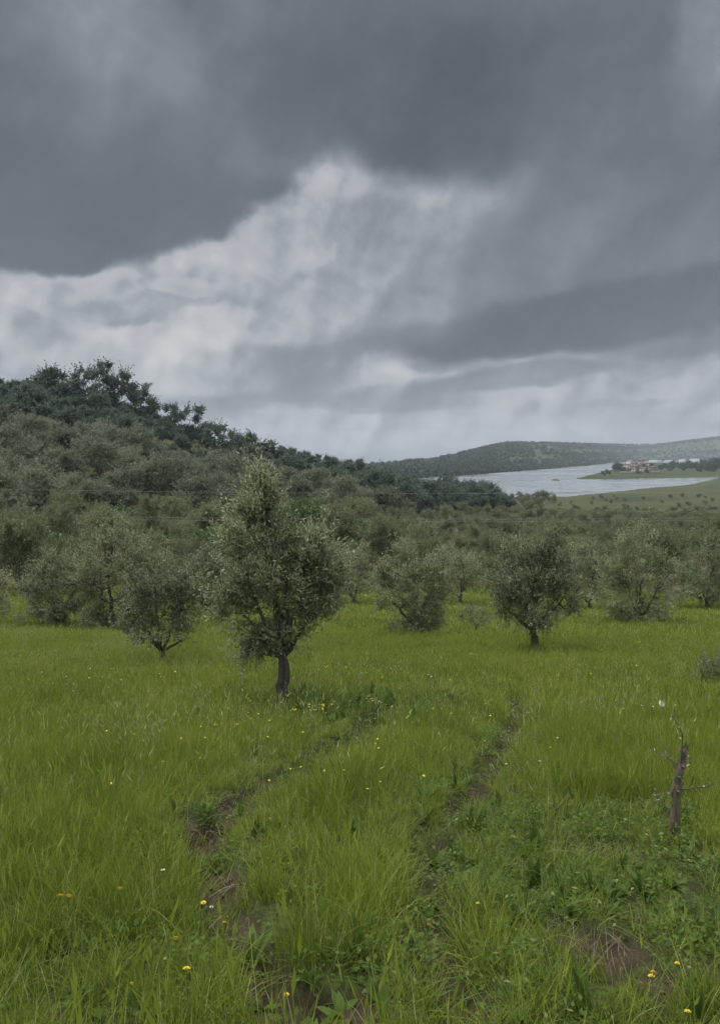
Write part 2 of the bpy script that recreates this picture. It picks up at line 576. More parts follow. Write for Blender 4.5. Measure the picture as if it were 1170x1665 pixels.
def new_mesh_obj(name, verts, faces, material=None, parent=None, smooth=False, link=True):
    me = bpy.data.meshes.new(name)
    verts = np.asarray(verts, np.float32)
    faces = [np.asarray(f, np.int32) for f in faces] if isinstance(faces, (list, tuple)) else [np.asarray(faces, np.int32)]
    faces = [f for f in faces if f.size]
    me.vertices.add(len(verts))
    me.vertices.foreach_set('co', verts.ravel())
    loops = np.concatenate([f.ravel() for f in faces])
    counts = np.concatenate([np.full(len(f), f.shape[1], np.int32) for f in faces])
    starts = np.concatenate([[0], np.cumsum(counts)[:-1]]).astype(np.int32)
    me.loops.add(len(loops)); me.loops.foreach_set('vertex_index', loops)
    me.polygons.add(len(counts)); me.polygons.foreach_set('loop_start', starts)
    me.update(calc_edges=True)
    me.validate()
    if smooth:
        me.polygons.foreach_set('use_smooth', np.ones(len(me.polygons), bool))
    if material:
        me.materials.append(material)
    o = bpy.data.objects.new(name, me)
    if link:
        COL.objects.link(o)
    if parent:
        o.parent = parent
    return o


def tag(o, label=None, cat=None, group=None, kind=None):
    if label: o['label'] = label
    if cat: o['category'] = cat
    if group: o['group'] = group
    if kind: o['kind'] = kind
    return o


def empty(name, loc, rz=0.0):
    o = bpy.data.objects.new(name, None)
    o.empty_display_size = 0.2
    COL.objects.link(o)
    o.location = loc
    o.rotation_euler = (0, 0, rz)
    return o


# ------------------------------------------------------------------ the ground sheet
def build_ground():
    front = np.radians(np.arange(-36, 36.001, 0.13))
    back = np.radians(np.arange(36 + 1.8, 360 - 36 - 0.01, 3.6))
    az = np.concatenate([front, back])
    rr = np.concatenate([np.geomspace(0.35, 1.4, 24)[:-1], np.geomspace(1.4, 14, 150)[:-1], np.geomspace(14, 6200, 265)])
    A, RR = np.meshgrid(az, rr)
    X = RR * np.sin(A); Y = RR * np.cos(A)
    Z = ground(X, Y)
    na, nr = len(az), len(rr)
    verts = np.stack([X.ravel(), Y.ravel(), Z.ravel()], 1)
    verts = np.vstack([verts, [[0, 0, float(ground(0.0, 0.0))]]])
    i = np.arange(nr - 1)[:, None] * na + np.arange(na)[None, :]
    j = np.arange(nr - 1)[:, None] * na + (np.arange(na)[None, :] + 1) % na
    quads = np.stack([i, i + na, j + na, j], -1).reshape(-1, 4)
    quads = quads[:, ::-1]
    a = np.arange(na)
    tris = np.stack([a, np.full(na, len(verts) - 1), (a + 1) % na], -1)
    o = new_mesh_obj('ground', verts, [quads, tris[:, ::-1]], ground_material(), smooth=True)
    # zones: bare soil, brown scrub, far country
    px = 585 + FPX * X / np.maximum(Y, 10)
    near = (Y > 0.3) & (Y < 16) & (np.abs(X) < 10)
    soil = np.where(near, np.clip(track_amount(X, Y) * 0.75 + bare_amount(X, Y), 0, 1), 0)
    scrub = sstep(30, 60, Y) * (1 - sstep(210, 330, Y + 60 * (fbm(X / 30, Y / 30, 3, 11) - 0.5))) * (0.55 + 0.45 * sstep(600, 850, px))
    shore = sstep(-0.9, -0.1, -(Z - EYE - LAKE)) * (Y > 380) * (px > 640)
    far = np.maximum(sstep(800, 1100, Y), 0.85 * sstep(150, 300, Y))
    far = np.maximum(far, 0.7 * sstep(70, 110, Y) * (1 - sstep(560, 680, px)))
    scrub = np.clip(scrub + shore * 0.8 * (1 - far * 0.3), 0, 1)
    colr = np.stack([soil.ravel(), scrub.ravel(), far.ravel(), np.ones(X.size)], 1)
    colr = np.vstack([colr, [[0, 0, 0, 1]]]).astype(np.float32)
    at = o.data.color_attributes.new('zone', 'FLOAT_COLOR', 'POINT')
    at.data.foreach_set('color', colr.ravel())
    tag(o, kind='structure')
    return o


build_ground()


def build_lake():
    m, t, b = mat('lake_water')
    b.inputs['Base Color'].default_value = (0.19, 0.215, 0.225, 1)
    b.inputs['Roughness'].default_value = 0.18
    b.inputs['IOR'].default_value = 1.33
    geo = N(t, 'ShaderNodeNewGeometry').outputs['Position']
    mp = vmath(t, 'MULTIPLY', geo, (0.35, 0.12, 1))
    n = noise(t, mp, 1.0, 5, 0.65)
    bump = N(t, 'ShaderNodeBump'); bump.inputs['Strength'].default_value = 0.5; bump.inputs['Distance'].default_value = 0.25
    t.links.new(n, bump.inputs['Height'])
    t.links.new(bump.outputs[0], b.inputs['Normal'])
    r = maprange(t, noise(t, vmath(t, 'MULTIPLY', geo, (0.004, 0.012, 1)), 1.0, 4, 0.6), 0.35, 0.65, 0.08, 0.35)
    t.links.new(r, b.inputs['Roughness'])
    z = LAKE + EYE
    v = [(16, 380, z), (5000, 380, z), (5000, 6000, z), (300, 6000, z)]
    o = new_mesh_obj('lake', v, [np.array([[0, 1, 2, 3]])], m)
    tag(o, kind='structure')


build_lake()

# ------------------------------------------------------------------ trees
def leaf_material(name, top_a, top_b, under, gloss=0.45, trans=0.25):
    m, t, b = mat(name)
    a = N(t, 'ShaderNodeAttribute', attribute_name='tint')
    sp = N(t, 'ShaderNodeSeparateColor'); t.links.new(a.outputs['Color'], sp.inputs[0])
    oi = N(t, 'ShaderNodeObjectInfo').outputs['Random']
    k = math_(t, 'MULTIPLY_ADD', sp.outputs[0], 0.55, math_(t, 'MULTIPLY', sp.outputs[1], 0.45))
    k = math_(t, 'ADD', k, math_(t, 'MULTIPLY', math_(t, 'SUBTRACT', oi, 0.5), 0.8), clamp=True)
    c = mixc(t, k, (*top_a, 1), (*top_b, 1))
    g = N(t, 'ShaderNodeNewGeometry').outputs['Backfacing']
    c = mixc(t, g, c, mixc(t, k, (*[v * 0.7 for v in under], 1), (*under, 1)))
    t.links.new(c, b.inputs['Base Color'])
    b.inputs['Roughness'].default_value = gloss
    b.inputs['Specular IOR Level'].default_value = 0.35
    tr = N(t, 'ShaderNodeBsdfTranslucent')
    t.links.new(c, tr.inputs['Color'])
    mx = N(t, 'ShaderNodeMixShader'); mx.inputs[0].default_value = trans
    t.links.new(b.outputs[0], mx.inputs[1]); t.links.new(tr.outputs[0], mx.inputs[2])
    t.links.new(mx.outputs[0], t.nodes['Material Output'].inputs['Surface'])
    return m


def bark_material(name, ca, cb):
    m, t, b = mat(name)
    tc = N(t, 'ShaderNodeTexCoord').outputs['Object']
    v = vmath(t, 'MULTIPLY', tc, (1, 1, 0.35))
    n = noise(t, v, 38.0, 6, 0.7, dist=0.8)
    c = ramp(t, n, [(0.3, ca), (0.7, cb)])
    c = mixc(t, maprange(t, noise(t, tc, 9.0, 4), 0.5, 0.7), c, (0.11, 0.12, 0.075, 1))
    t.links.new(c, b.inputs['Base Color'])
    b.inputs['Roughness'].default_value = 0.9
    bp = N(t, 'ShaderNodeBump'); bp.inputs['Strength'].default_value = 0.9; bp.inputs['Distance'].default_value = 0.012
    t.links.new(n, bp.inputs['Height']); t.links.new(bp.outputs[0], b.inputs['Normal'])
    return m


M_OLIVE = leaf_material('olive_leaf', (0.064, 0.084, 0.034), (0.205, 0.230, 0.096), (0.40, 0.425, 0.27), trans=0.35)
M_OLIVE_FAR = leaf_material('olive_leaf_far', (0.064, 0.084, 0.034), (0.165, 0.186, 0.080), (0.25, 0.27, 0.15), 0.6, 0.35)
M_OLIVE_HILL = leaf_material('olive_leaf_hill', (0.044, 0.064, 0.038), (0.185, 0.208, 0.124), (0.26, 0.285, 0.19), 0.6, 0.3)  # cool blue-grey of the haze put into the hill olives' leaf colour
M_DARK = leaf_material('oak_leaf_hazed', (0.040, 0.064, 0.046), (0.092, 0.128, 0.086), (0.13, 0.165, 0.12), 0.55, 0.3)  # bluish green: distance haze painted into the leaf colour
M_GREEN = leaf_material('fresh_leaf', (0.070, 0.120, 0.038), (0.125, 0.19, 0.060), (0.15, 0.22, 0.09), 0.5)
M_BARK = bark_material('olive_bark', (0.035, 0.028, 0.020), (0.105, 0.090, 0.068))


def unit(v):
    return v / np.maximum(np.linalg.norm(v, axis=-1, keepdims=True), 1e-9)


LEAF_N, LEAF_S = 1.45, 1.22


class Wood:
    def __init__(self):
        self.v, self.f, self.n = [], [], 0

    def tube(self, pts, rad, sides=6, rough=0.0, rg=None):
        pts = np.asarray(pts, float); rad = np.asarray(rad, float)
        n = len(pts)
        tg = unit(np.gradient(pts, axis=0))
        ref = np.array([0.31, 0.87, 0.2]); ref = ref / np.linalg.norm(ref)
        u = unit(np.cross(tg, ref)); w = np.cross(tg, u)
        a = np.arange(sides) / sides * 2 * np.pi
        r = rad[:, None] * np.ones(sides)[None, :]
        if rough and rg is not None:
            r = r * (1 + rough * (rg.random((n, sides)) - 0.5))
        ring = pts[:, None, :] + r[..., None] * (np.cos(a)[None, :, None] * u[:, None, :] + np.sin(a)[None, :, None] * w[:, None, :])
        self.v.append(ring.reshape(-1, 3))
        i = (np.arange(n - 1)[:, None] * sides + np.arange(sides)[None, :])
        j = (np.arange(n - 1)[:, None] * sides + (np.arange(sides)[None, :] + 1) % sides)
        self.f.append(np.stack([i, j, j + sides, i + sides], -1).reshape(-1, 4) + self.n)
        self.n += n * sides

    def arrays(self):
        return np.concatenate(self.v), np.concatenate(self.f)


def bez(a, b, c, n=7):
    t = np.linspace(0, 1, n)[:, None]
    return (1 - t) ** 2 * a + 2 * t * (1 - t) * b + t * t * c


def leaves_mesh(base, d, nrm, L, W):
    """one pointed leaf per row: diamond of four corners"""
    s = unit(np.cross(d, nrm))
    L = L[:, None]; W = W[:, None]
    v0 = base
    v1 = base + d * L * 0.45 + s * W * 0.5
    v2 = base + d * L
    v3 = base + d * L * 0.45 - s * W * 0.5
    v = np.stack([v0, v1, v2, v3], 1).reshape(-1, 3)
    f = np.arange(len(base) * 4).reshape(-1, 4)
    return v, f


def grow(seed, base, fork, lobes, n_leaf, leaf, trunk_r, n_limb=5, twig_len=0.28, upright=0.35, clump_r=0.16,
         n_clump=None, twin=False, depth_k=1.0, twig_wood=True, fill=0.35, sides=7, low_twigs=0):
    """returns wood arrays and leaf arrays of one tree. lobes: (centre xyz, rx, ry, rz)"""
    n_leaf = int(n_leaf * LEAF_N); leaf = (leaf[0] * LEAF_S, leaf[1] * LEAF_S * 1.15)
    rg = np.random.default_rng(seed)
    base = np.asarray(base, float); fork = np.asarray(fork, float)
    wood = Wood()
    # trunk
    n = 9
    t = np.linspace(0, 1, n)[:, None]
    wig = rg.normal(0, 1, (n, 3)) * np.array([1, 1, 0]) * trunk_r * 0.14
    wig[0] = 0
    path = base + (fork - base) * t + wig
    rad = trunk_r * (1.0 - 0.35 * t[:, 0]) * (1 + 0.55 * np.exp(-t[:, 0] * 9))
    p0 = path.copy(); p0[0, 2] -= 0.25
    if twin:
        off = np.array([trunk_r * 0.55, 0, 0])
        k = np.sin(np.pi * t) ** 2 * 0.42 + 0.42
        wood.tube(p0 - off * k, rad * 0.66, 9, 0.16, rg)
        wood.tube(p0 + off * (k + 0.3 * np.sin(np.pi * t)), rad * 0.66, 9, 0.16, rg)
    else:
        wood.tube(p0, rad, 9, 0.14, rg)
    # clumps
    vol = np.array([l[1] * l[2] * l[3] for l in lobes]) ** 0.75
    vol = vol / vol.sum()
    if n_clump is None:
        n_clump = 60
    which = rg.choice(len(lobes), n_clump, p=vol)
    C = np.array([l[0] for l in lobes])[which]; S = np.array([[l[1], l[2], l[3]] for l in lobes])[which]
    d = unit(rg.normal(0, 1, (n_clump, 3)))
    rr = (fill + (1 - fill) * rg.random((n_clump, 1)) ** 0.6)
    cl = C + d * S * rr * 0.92
    # limbs
    ctr = np.array([l[0] for l in lobes])
    limb_pts, limb_rad = [], []
    order = rg.permutation(len(lobes))
    k = max(n_limb, len(lobes))
    for i in range(k):
        l = lobes[order[i % len(lobes)]]
        tgt = l[0] + rg.normal(0, 0.35, 3) * np.array([l[1], l[2], l[3]])
        mid = fork * 0.55 + tgt * 0.45 + np.array([tgt[0] - fork[0], tgt[1] - fork[1], 0]) * 0.25
        st = path[-1] - (path[-1] - path[-3]) * rg.random() * 0.5
        p = bez(st, mid, tgt, 9)
        p[1:-1] += rg.normal(0, 0.02, (7, 3)) * np.linalg.norm(tgt - fork)
        r = np.linspace(trunk_r * 0.46, trunk_r * 0.08, 9)
        wood.tube(p, r, sides)
        limb_pts.append(p); limb_rad.append(r)
    LP = np.concatenate(limb_pts)[:]; LR = np.concatenate(limb_rad)
    for c in cl:
        dd = np.linalg.norm(LP - c, axis=1) + 0.4 * np.maximum(0, LP[:, 2] - c[2])
        j = int(np.argmin(dd))
        a = LP[j]
        m = (a + c) / 2 + rg.normal(0, 0.08, 3) * np.linalg.norm(c - a)
        wood.tube(bez(a, m, c, 5), np.linspace(min(LR[j], trunk_r * 0.22), trunk_r * 0.04, 5), 4)
    # twigs
    per = 9
    dens = np.clip(rg.normal(1, 0.45, n_clump), 0.25, 2.2)      # some boughs are thin, some thick
    n_tw = max(1, n_leaf // per)
    ci = rg.choice(n_clump, n_tw, p=dens / dens.sum())
    crown_c = ctr.mean(0)
    start = cl[ci] + rg.normal(0, clump_r * 0.55, (n_tw, 3))
    outw = unit(start - crown_c - np.array([0, 0, -0.2]))
    td = unit(outw * 0.6 + rg.normal(0, 0.5, (n_tw, 3)) + np.array([0, 0, upright]))
    tl = twig_len * (0.5 + rg.random(n_tw))
    stray = rg.random(n_tw) < 0.13          # long shoots that break the outline
    td[stray] = unit(outw[stray] * 0.9 + rg.normal(0, 0.3, (int(stray.sum()), 3)) + np.array([0, 0, upright * 1.6]))
    tl = np.where(stray, tl * 2.1, tl)
    end = start + td * tl[:, None]
    if low_twigs:
        pass
    if twig_wood:
        sel = rg.random(n_tw) < 0.5
        sel = sel | stray
        s0, e0 = start[sel], end[sel]
        u = unit(np.cross(e0 - s0, np.array([0.2, 0.3, 0.9])))
        w = trunk_r * 0.035
        q = np.stack([s0 - u * w, s0 + u * w, e0 + u * w * 0.4, e0 - u * w * 0.4], 1).reshape(-1, 3)
        wood.v.append(q); wood.f.append(np.arange(len(q)).reshape(-1, 4) + wood.n); wood.n += len(q)
    tt = (np.arange(per) + 0.5) / per
    tt = tt[None, :] * np.ones((n_tw, 1)) + rg.normal(0, 0.03, (n_tw, per))
    B = start[:, None, :] + td[:, None, :] * (tl[:, None] * tt)[..., None]
    side = unit(np.cross(td, unit(rg.normal(0, 1, (n_tw, 3)))))
    side = side[:, None, :] * np.where(np.arange(per) % 2, 1, -1)[None, :, None]
    D = unit(td[:, None, :] * 0.75 + side * 0.7 + rg.normal(0, 0.22, (n_tw, per, 3)))
    NR = unit(rg.normal(0, 1, (n_tw, per, 3)) + np.array([0, 0, 0.9]))
    B = B.reshape(-1, 3); D = D.reshape(-1, 3); NR = NR.reshape(-1, 3)
    L = leaf[0] * (0.65 + 0.7 * rg.random(len(B))); W = leaf[1] * (0.75 + 0.5 * rg.random(len(B)))
    V, F = leaves_mesh(B, D, NR, L, W)
    clt = rg.random(n_clump)[ci]
    tint = np.stack([rg.random((n_tw, per)), np.repeat(clt[:, None], per, 1), np.repeat(rg.random((n_tw, 1)), per, 1), np.ones((n_tw, per))], -1).reshape(-1, 4)
    tint = np.repeat(tint, 4, axis=0)
    return wood.arrays(), (V, F, tint)


def tree_parts(wood, leaf, root, lm, bm=None, wname='trunk', lname='crown'):
    a = new_mesh_obj(wname, wood[0], [wood[1]], bm or M_BARK, root, smooth=True)
    b = new_mesh_obj(lname, leaf[0], [leaf[1]], lm, root)
    at = b.data.color_attributes.new('tint', 'FLOAT_COLOR', 'POINT')
    at.data.foreach_set('color', leaf[2].astype(np.float32).ravel())
    return a, b


def near_tree(name, label, cat, bpx, brow, fork_row, lobes_px, n_leaf, leaf, trunk_px, lm=None, seed=1, fork_dx=0, group=None,
              y_at=None, thick=1.0, **kw):
    x, y, z = hit(bpx, brow)
    s = y / FPX

    def W(px, row):
        d = pix_ray(px, row)
        return np.array([d.x / d.y * y - x, 0.0, EYE + d.z / d.y * y - z])
    rg = np.random.default_rng(seed + 900)
    lobes = []
    for px, row, rx, ry in lobes_px:
        c = W(px, row); c[1] = rg.normal(0, 0.22) * rx * s
        lobes.append((c, rx * s, rx * s * thick, ry * s))
    root = empty(name, (x, y, z))
    tag(root, label, cat, group)
    f = W(bpx + fork_dx, fork_row)
    wood, lf = grow(seed, (0, 0, 0), f, lobes, n_leaf, leaf, trunk_px * s, **kw)
    tree_parts(wood, lf, root, lm or M_OLIVE)
    return root


near_tree('olive_tree', 'tallest near olive tree with bare twisted double trunk in the grass left of centre', 'olive tree',
          458, 1152, 1058, [(450, 960, 80, 62), (418, 872, 54, 50), (425, 822, 40, 34), (500, 905, 50, 46), (388, 990, 32, 46),
                            (510, 985, 50, 36), (412, 1035, 38, 26), (395, 920, 34, 42), (525, 940, 36, 42), (422, 794, 26, 22), (455, 1028, 44, 20), (470, 880, 34, 36), (398, 1062, 26, 10)],
          27000, (0.052, 0.013), 9.5, seed=11, fork_dx=4, twin=True, n_clump=130, clump_r=0.095, twig_len=0.19, upright=0.45, n_limb=9, fill=0.25)
near_tree('olive_tree', 'small round olive tree with short dark trunk before the big left olive bush', 'olive tree',
          264, 1086, 1056, [(252, 985, 54, 44), (292, 965, 32, 38), (218, 1002, 32, 30), (304, 1010, 24, 30), (252, 945, 38, 26), (256, 1026, 46, 14)],
          9500, (0.058, 0.014), 6.5, seed=12, n_clump=90, clump_r=0.11, twig_len=0.2, upright=0.5)
near_tree('olive_tree', 'large wide olive bush growing behind the small round olive on the left', 'olive tree',
          188, 1024, 1004, [(200, 905, 74, 48), (150, 955, 50, 46), (245, 930, 48, 44), (175, 990, 46, 28), (225, 985, 44, 34), (190, 868, 44, 24), (188, 1008, 60, 14)],
          22000, (0.075, 0.019), 6, seed=13, n_clump=150, clump_r=0.17, twig_len=0.26, upright=0.5)
near_tree('olive_tree', 'low spreading olive bush at the far left beside the large wide olive bush', 'olive tree',
          92, 1022, 1005, [(82, 950, 48, 36), (125, 930, 38, 38), (48, 972, 26, 28), (100, 990, 58, 24), (90, 920, 34, 22), (70, 1005, 40, 12)],
          15000, (0.075, 0.019), 5, seed=14, n_clump=100, clump_r=0.17, twig_len=0.26, upright=0.4)
near_tree('olive_tree', 'bushy pale olive tree with foliage down to the grass at the meadow edge, centre', 'olive tree',
          672, 1038, 1012, [(648, 958, 44, 52), (702, 955, 42, 50), (625, 955, 24, 36), (675, 1000, 46, 32), (655, 915, 42, 28), (715, 930, 34, 26), (672, 1018, 44, 14)],
          19000, (0.066, 0.017), 5, seed=15, n_clump=120, clump_r=0.15, twig_len=0.24, upright=0.5)
near_tree('olive_tree', 'round olive tree on a leaning dark trunk right of centre', 'olive tree',
          873, 1064, 1020, [(848, 950, 50, 48), (890, 930, 42, 44), (822, 975, 26, 34), (872, 995, 52, 24), (838, 905, 28, 22), (908, 978, 24, 34), (885, 888, 28, 20)],
          17500, (0.060, 0.015), 7.5, seed=16, fork_dx=-8, n_clump=130, clump_r=0.13, twig_len=0.22, upright=0.45)
near_tree('olive_tree', 'dark olive with straight stem and skirt of low foliage, right of the leaning olive', 'olive tree',
          1035, 1016, 1000, [(1035, 925, 42, 44), (1008, 972, 42, 32), (1068, 978, 36, 28), (1040, 878, 30, 26), (1038, 995, 54, 14), (1002, 930, 26, 30), (1068, 930, 24, 34)],
          15000, (0.078, 0.020), 4.5, seed=17, n_clump=120, clump_r=0.18, twig_len=0.28, upright=0.3)
near_tree('olive_tree', 'loose olive bush filling the gap between the leaning olive and the dark upright one', 'olive tree',
          958, 992, 980, [(958, 915, 36, 34), (942, 950, 28, 26), (978, 955, 26, 26)],
          7000, (0.085, 0.021), 4, seed=18, n_clump=60, clump_r=0.2, twig_len=0.3)
near_tree('olive_tree', 'olive tree cut by the right edge of the picture behind the meadow', 'olive tree',
          1148, 992, 975, [(1138, 930, 38, 44), (1166, 955, 28, 28), (1160, 890, 28, 24), (1125, 965, 24, 22)],
          9000, (0.085, 0.021), 4, seed=19, n_clump=80, clump_r=0.2, twig_len=0.3)
near_tree('olive_shrub', 'small thin twiggy shrub between the bushy pale olive and the leaning olive', 'shrub',
          774, 1030, 1018, [(768, 1000, 20, 18), (785, 1008, 14, 14)],
          1100, (0.06, 0.015), 2.5, seed=20, n_clump=20, clump_r=0.12, twig_len=0.2, upright=0.8)
near_tree('olive_tree', 'olive bush behind and between the small left olive and the tallest near olive', 'olive tree',
          335, 998, 985, [(330, 930, 40, 38), (350, 960, 30, 28), (310, 965, 26, 24)],
          9000, (0.085, 0.021), 4, seed=21, n_clump=80, clump_r=0.2, twig_len=0.3)
near_tree('olive_tree', 'olive bush showing just right of the tallest near olive', 'olive tree',
          575, 985, 972, [(572, 912, 34, 36), (560, 945, 30, 24), (592, 940, 22, 24)],
          8000, (0.085, 0.021), 4, seed=22, n_clump=70, clump_r=0.2, twig_len=0.3)
near_tree('olive_tree', 'dark olive bush directly behind the right side of the bushy pale olive', 'olive tree',
          748, 985, 972, [(742, 915, 32, 30), (765, 935, 22, 24), (735, 945, 28, 22)],
          7000, (0.085, 0.021), 4, seed=23, n_clump=60, clump_r=0.2, twig_len=0.3)
near_tree('olive_tree', 'dark olive at the very left edge, mostly outside the picture', 'olive tree',
          -8, 1018, 1000, [(-14, 955, 22, 34), (-4, 985, 14, 20)],
          4000, (0.075, 0.019), 4, seed=24, n_clump=40, clump_r=0.16, twig_len=0.26)
near_tree('broadleaf_tree', 'fresh green round tree behind the top of the tallest near olive', 'tree',
          512, 900, 884, [(505, 835, 42, 24), (535, 850, 34, 24), (480, 850, 28, 20), (548, 872, 24, 14), (505, 868, 40, 16)],
          9000, (0.16, 0.10), 4, lm=M_GREEN, seed=25, n_clump=90, clump_r=0.38, twig_len=0.5)
near_tree('olive_shrub', 'small grey shrub at the right edge standing in the open grass', 'shrub',
          1160, 1118, 1108, [(1158, 1092, 18, 14), (1175, 1085, 18, 16), (1148, 1102, 12, 9)],
          2200, (0.04, 0.011), 2, lm=M_OLIVE_FAR, seed=26, n_clump=30, clump_r=0.07, twig_len=0.12)

# big trees on the skyline of the left hill
for i, (lab, b, fr, lobes, nl) in enumerate([
        ('pale open-crowned tree on the skyline left of the biggest ridge trees', (78, 655), 640, [(75, 622, 16, 16), (90, 615, 14, 12)], 1400),
        ('spreading tree on the hill skyline just left of the tallest one', (138, 668), 648, [(140, 618, 22, 17), (125, 632, 16, 14), (150, 640, 20, 14)], 1900),
        ('tallest dark tree on the hill skyline with sky showing through its crown', (190, 676), 655, [(186, 612, 30, 18), (172, 632, 26, 18), (212, 630, 26, 22), (190, 650, 30, 14)], 2900),
        ('dark skyline tree with drooping right side beside the tallest ridge tree', (228, 690), 672, [(226, 640, 22, 18), (240, 658, 16, 16), (215, 662, 20, 16)], 1900),
        ('flat-topped dark tree on the skyline halfway down the ridge', (300, 716), 700, [(288, 676, 26, 14), (312, 676, 22, 13), (328, 692, 18, 14), (275, 695, 22, 14)], 2400),
        ('rounded dark tree on the ridge right of the flat-topped one', (362, 738), 726, [(352, 708, 22, 14), (372, 714, 14, 14)], 1500),
        ('pointed dark tree standing clear on the lower skyline of the ridge', (410, 748), 738, [(408, 722, 14, 12), (412, 712, 7, 8), (430, 728, 16, 12)], 1300)]):
    near_tree('oak_tree', lab, 'tree', b[0], b[1], fr, lobes, nl * 2, (0.38, 0.26), 2.2, lm=M_DARK, seed=40 + i,
              group='trees on the skyline of the hill', n_clump=26, clump_r=0.75, twig_len=1.3, fill=0.5, sides=5, upright=0.2)


# prototypes for the orchard and the hillside
def proto(seed, H, Wd, n_leaf, leaf, trunk_r, low=0.25, n_lobe=7, **kw):
    rg = np.random.default_rng(seed)
    lobes = []
    for i in range(n_lobe):
        a = rg.random() * 6.283
        rr = Wd * 0.30 * (0.3 + 0.7 * rg.random())
        h = H * (low + 0.12 + (0.72 - low) * rg.random())
        s = Wd * (0.14 + 0.17 * rg.random())
        lobes.append((np.array([math.cos(a) * rr, math.sin(a) * rr, h]), s, s, s * 0.75))
    lobes.append((np.array([0, 0, H * 0.82]), Wd * 0.22, Wd * 0.22, H * 0.13))
    return grow(seed, (0, 0, 0), (rg.normal(0, .05) * H, rg.normal(0, .05) * H, H * low), lobes, n_leaf, leaf, trunk_r, twig_wood=False, **kw)


def make_protos(kind, specs, lm):
    out = []
    for sp_ in specs:
        wood, lf = proto(**sp_)
        w = new_mesh_obj('trunk', wood[0], [wood[1]], M_BARK, None, True, link=False)
        c = new_mesh_obj('crown', lf[0], [lf[1]], lm, None, link=False)
        at = c.data.color_attributes.new('tint', 'FLOAT_COLOR', 'POINT')
        at.data.foreach_set('color', lf[2].astype(np.float32).ravel())
        out.append((w, c))
    return out


P_MID = make_protos('mid', [dict(seed=100 + i, H=3.6, Wd=3.8 + 0.3 * i, n_leaf=6500, leaf=(0.13, 0.036), trunk_r=0.10, n_clump=90,
                                 clump_r=0.28, twig_len=0.36, low=0.12 + 0.05 * (i % 3), upright=0.4) for i in range(5)], M_OLIVE_FAR)
P_HILL = make_protos('hill', [dict(seed=120 + i, H=4.6, Wd=5.6 + 0.3 * i, n_leaf=7200, leaf=(0.21, 0.072), trunk_r=0.14, n_clump=60,
                                   clump_r=0.5, twig_len=0.6, low=0.13 + 0.04 * (i % 3), upright=0.35) for i in range(5)], M_OLIVE_HILL)
P_DARK = make_protos('dark', [dict(seed=140 + i, H=8.0, Wd=8.5, n_leaf=6500, leaf=(0.36, 0.24), trunk_r=0.2, n_clump=60,
                                   clump_r=0.8, twig_len=0.9, low=0.12, upright=0.2) for i in range(4)], M_DARK)
P_GREEN = make_protos('green', [dict(seed=160 + i, H=3.4, Wd=4.6, n_leaf=3000, leaf=(0.26, 0.15), trunk_r=0.1, n_clump=60,
                                     clump_r=0.4, twig_len=0.5, low=0.12, upright=0.3) for i in range(3)], M_GREEN)
P_SHRUB = make_protos('shrub', [dict(seed=180 + i, H=1.5, Wd=2.2, n_leaf=1500, leaf=(0.12, 0.05), trunk_r=0.03, n_clump=30,
                                     clump_r=0.2, twig_len=0.25, low=0.10, upright=0.5) for i in range(3)], M_OLIVE_FAR)


REG = []


def plant(protos, name, label, cat, group, x, y, s, rg, sz=None, sink=0.05):
    w, c = protos[int(rg.integers(len(protos)))]
    z = float(ground(x, y)) - sink
    root = empty(name, (x, y, z), float(rg.random() * 6.283))
    root.scale = (s, s, s * (sz or 1))
    tag(root, label, cat, group)
    REG.append((root, 585 + FPX * x / y, HZ - FPX * (z - EYE) / y, s, group))
    for q in (w, c):
        k = q.copy()
        COL.objects.link(k)
        k.parent = root
    return root


rgp = np.random.default_rng(5)
placed = []


def free(px, row, rad):
    for a, b, r in placed:
        if abs(a - px) < (r + rad) * 0.5 and math.hypot(a - px, (b - row) * 1.9) < (r + rad) * 0.5:
            return False
    return True


def ridge_row(px):
    return float(lerp_tab(px, RIDGE_ROW))


def scatter(n, pxr, rowf, protos, name, label, cat, group, size_m, smin, smax, ok=None, pack=1.0, sz=None):
    c = 0
    tries = 0
    while c < n and tries < n * 30:
        tries += 1
        px = rgp.uniform(*pxr)
        lo, hi = rowf(px)
        if hi <= lo:
            continue
        row = rgp.uniform(lo, hi)
        if ok and not ok(px, row):
            continue
        s = rgp.uniform(smin, smax)
        x, y, z = hit(px, row, lo=20)
        if y > 1500:
            continue
        rad = size_m * s / y * FPX * pack
        if not free(px, row, rad):
            continue
        placed.append((px, row, rad))
        plant(protos, name, label, cat, group, x, y, s, rgp, sz=sz)
        c += 1
    return c


def clearing(px, row):
    return 225 < px < 400 and 714 + (px - 205) * 0.12 < row < 742 + (px - 205) * 0.10


cnt = {}
# skyline and upper hill: dark trees
cnt['ridge'] = scatter(46, (-60, 640), lambda p: (ridge_row(p) - 2, ridge_row(p) + 14), P_DARK, 'oak_tree',
                       'dark green tree along the skyline of the left hill', 'tree', 'dark trees on the upper hill', 7.0, 0.42, 0.85, pack=0.62)
cnt['upper'] = scatter(60, (-60, 420), lambda p: (ridge_row(p) + 10, ridge_row(p) + 62 - 0.05 * p), P_DARK, 'oak_tree',
                       'dark bluish tree in the band of wood under the hill skyline', 'tree', 'dark trees on the upper hill', 7.5, 0.45, 0.8,
                       ok=lambda a, b: not clearing(a, b), pack=0.75)
cnt['lower'] = scatter(40, (400, 680), lambda p: (ridge_row(p) - 2, ridge_row(p) + 34), P_DARK, 'oak_tree',
                       'dark tree on the low end of the hill left of the lake', 'tree', 'dark trees on the upper hill', 7.0, 0.5, 0.85, pack=0.6)
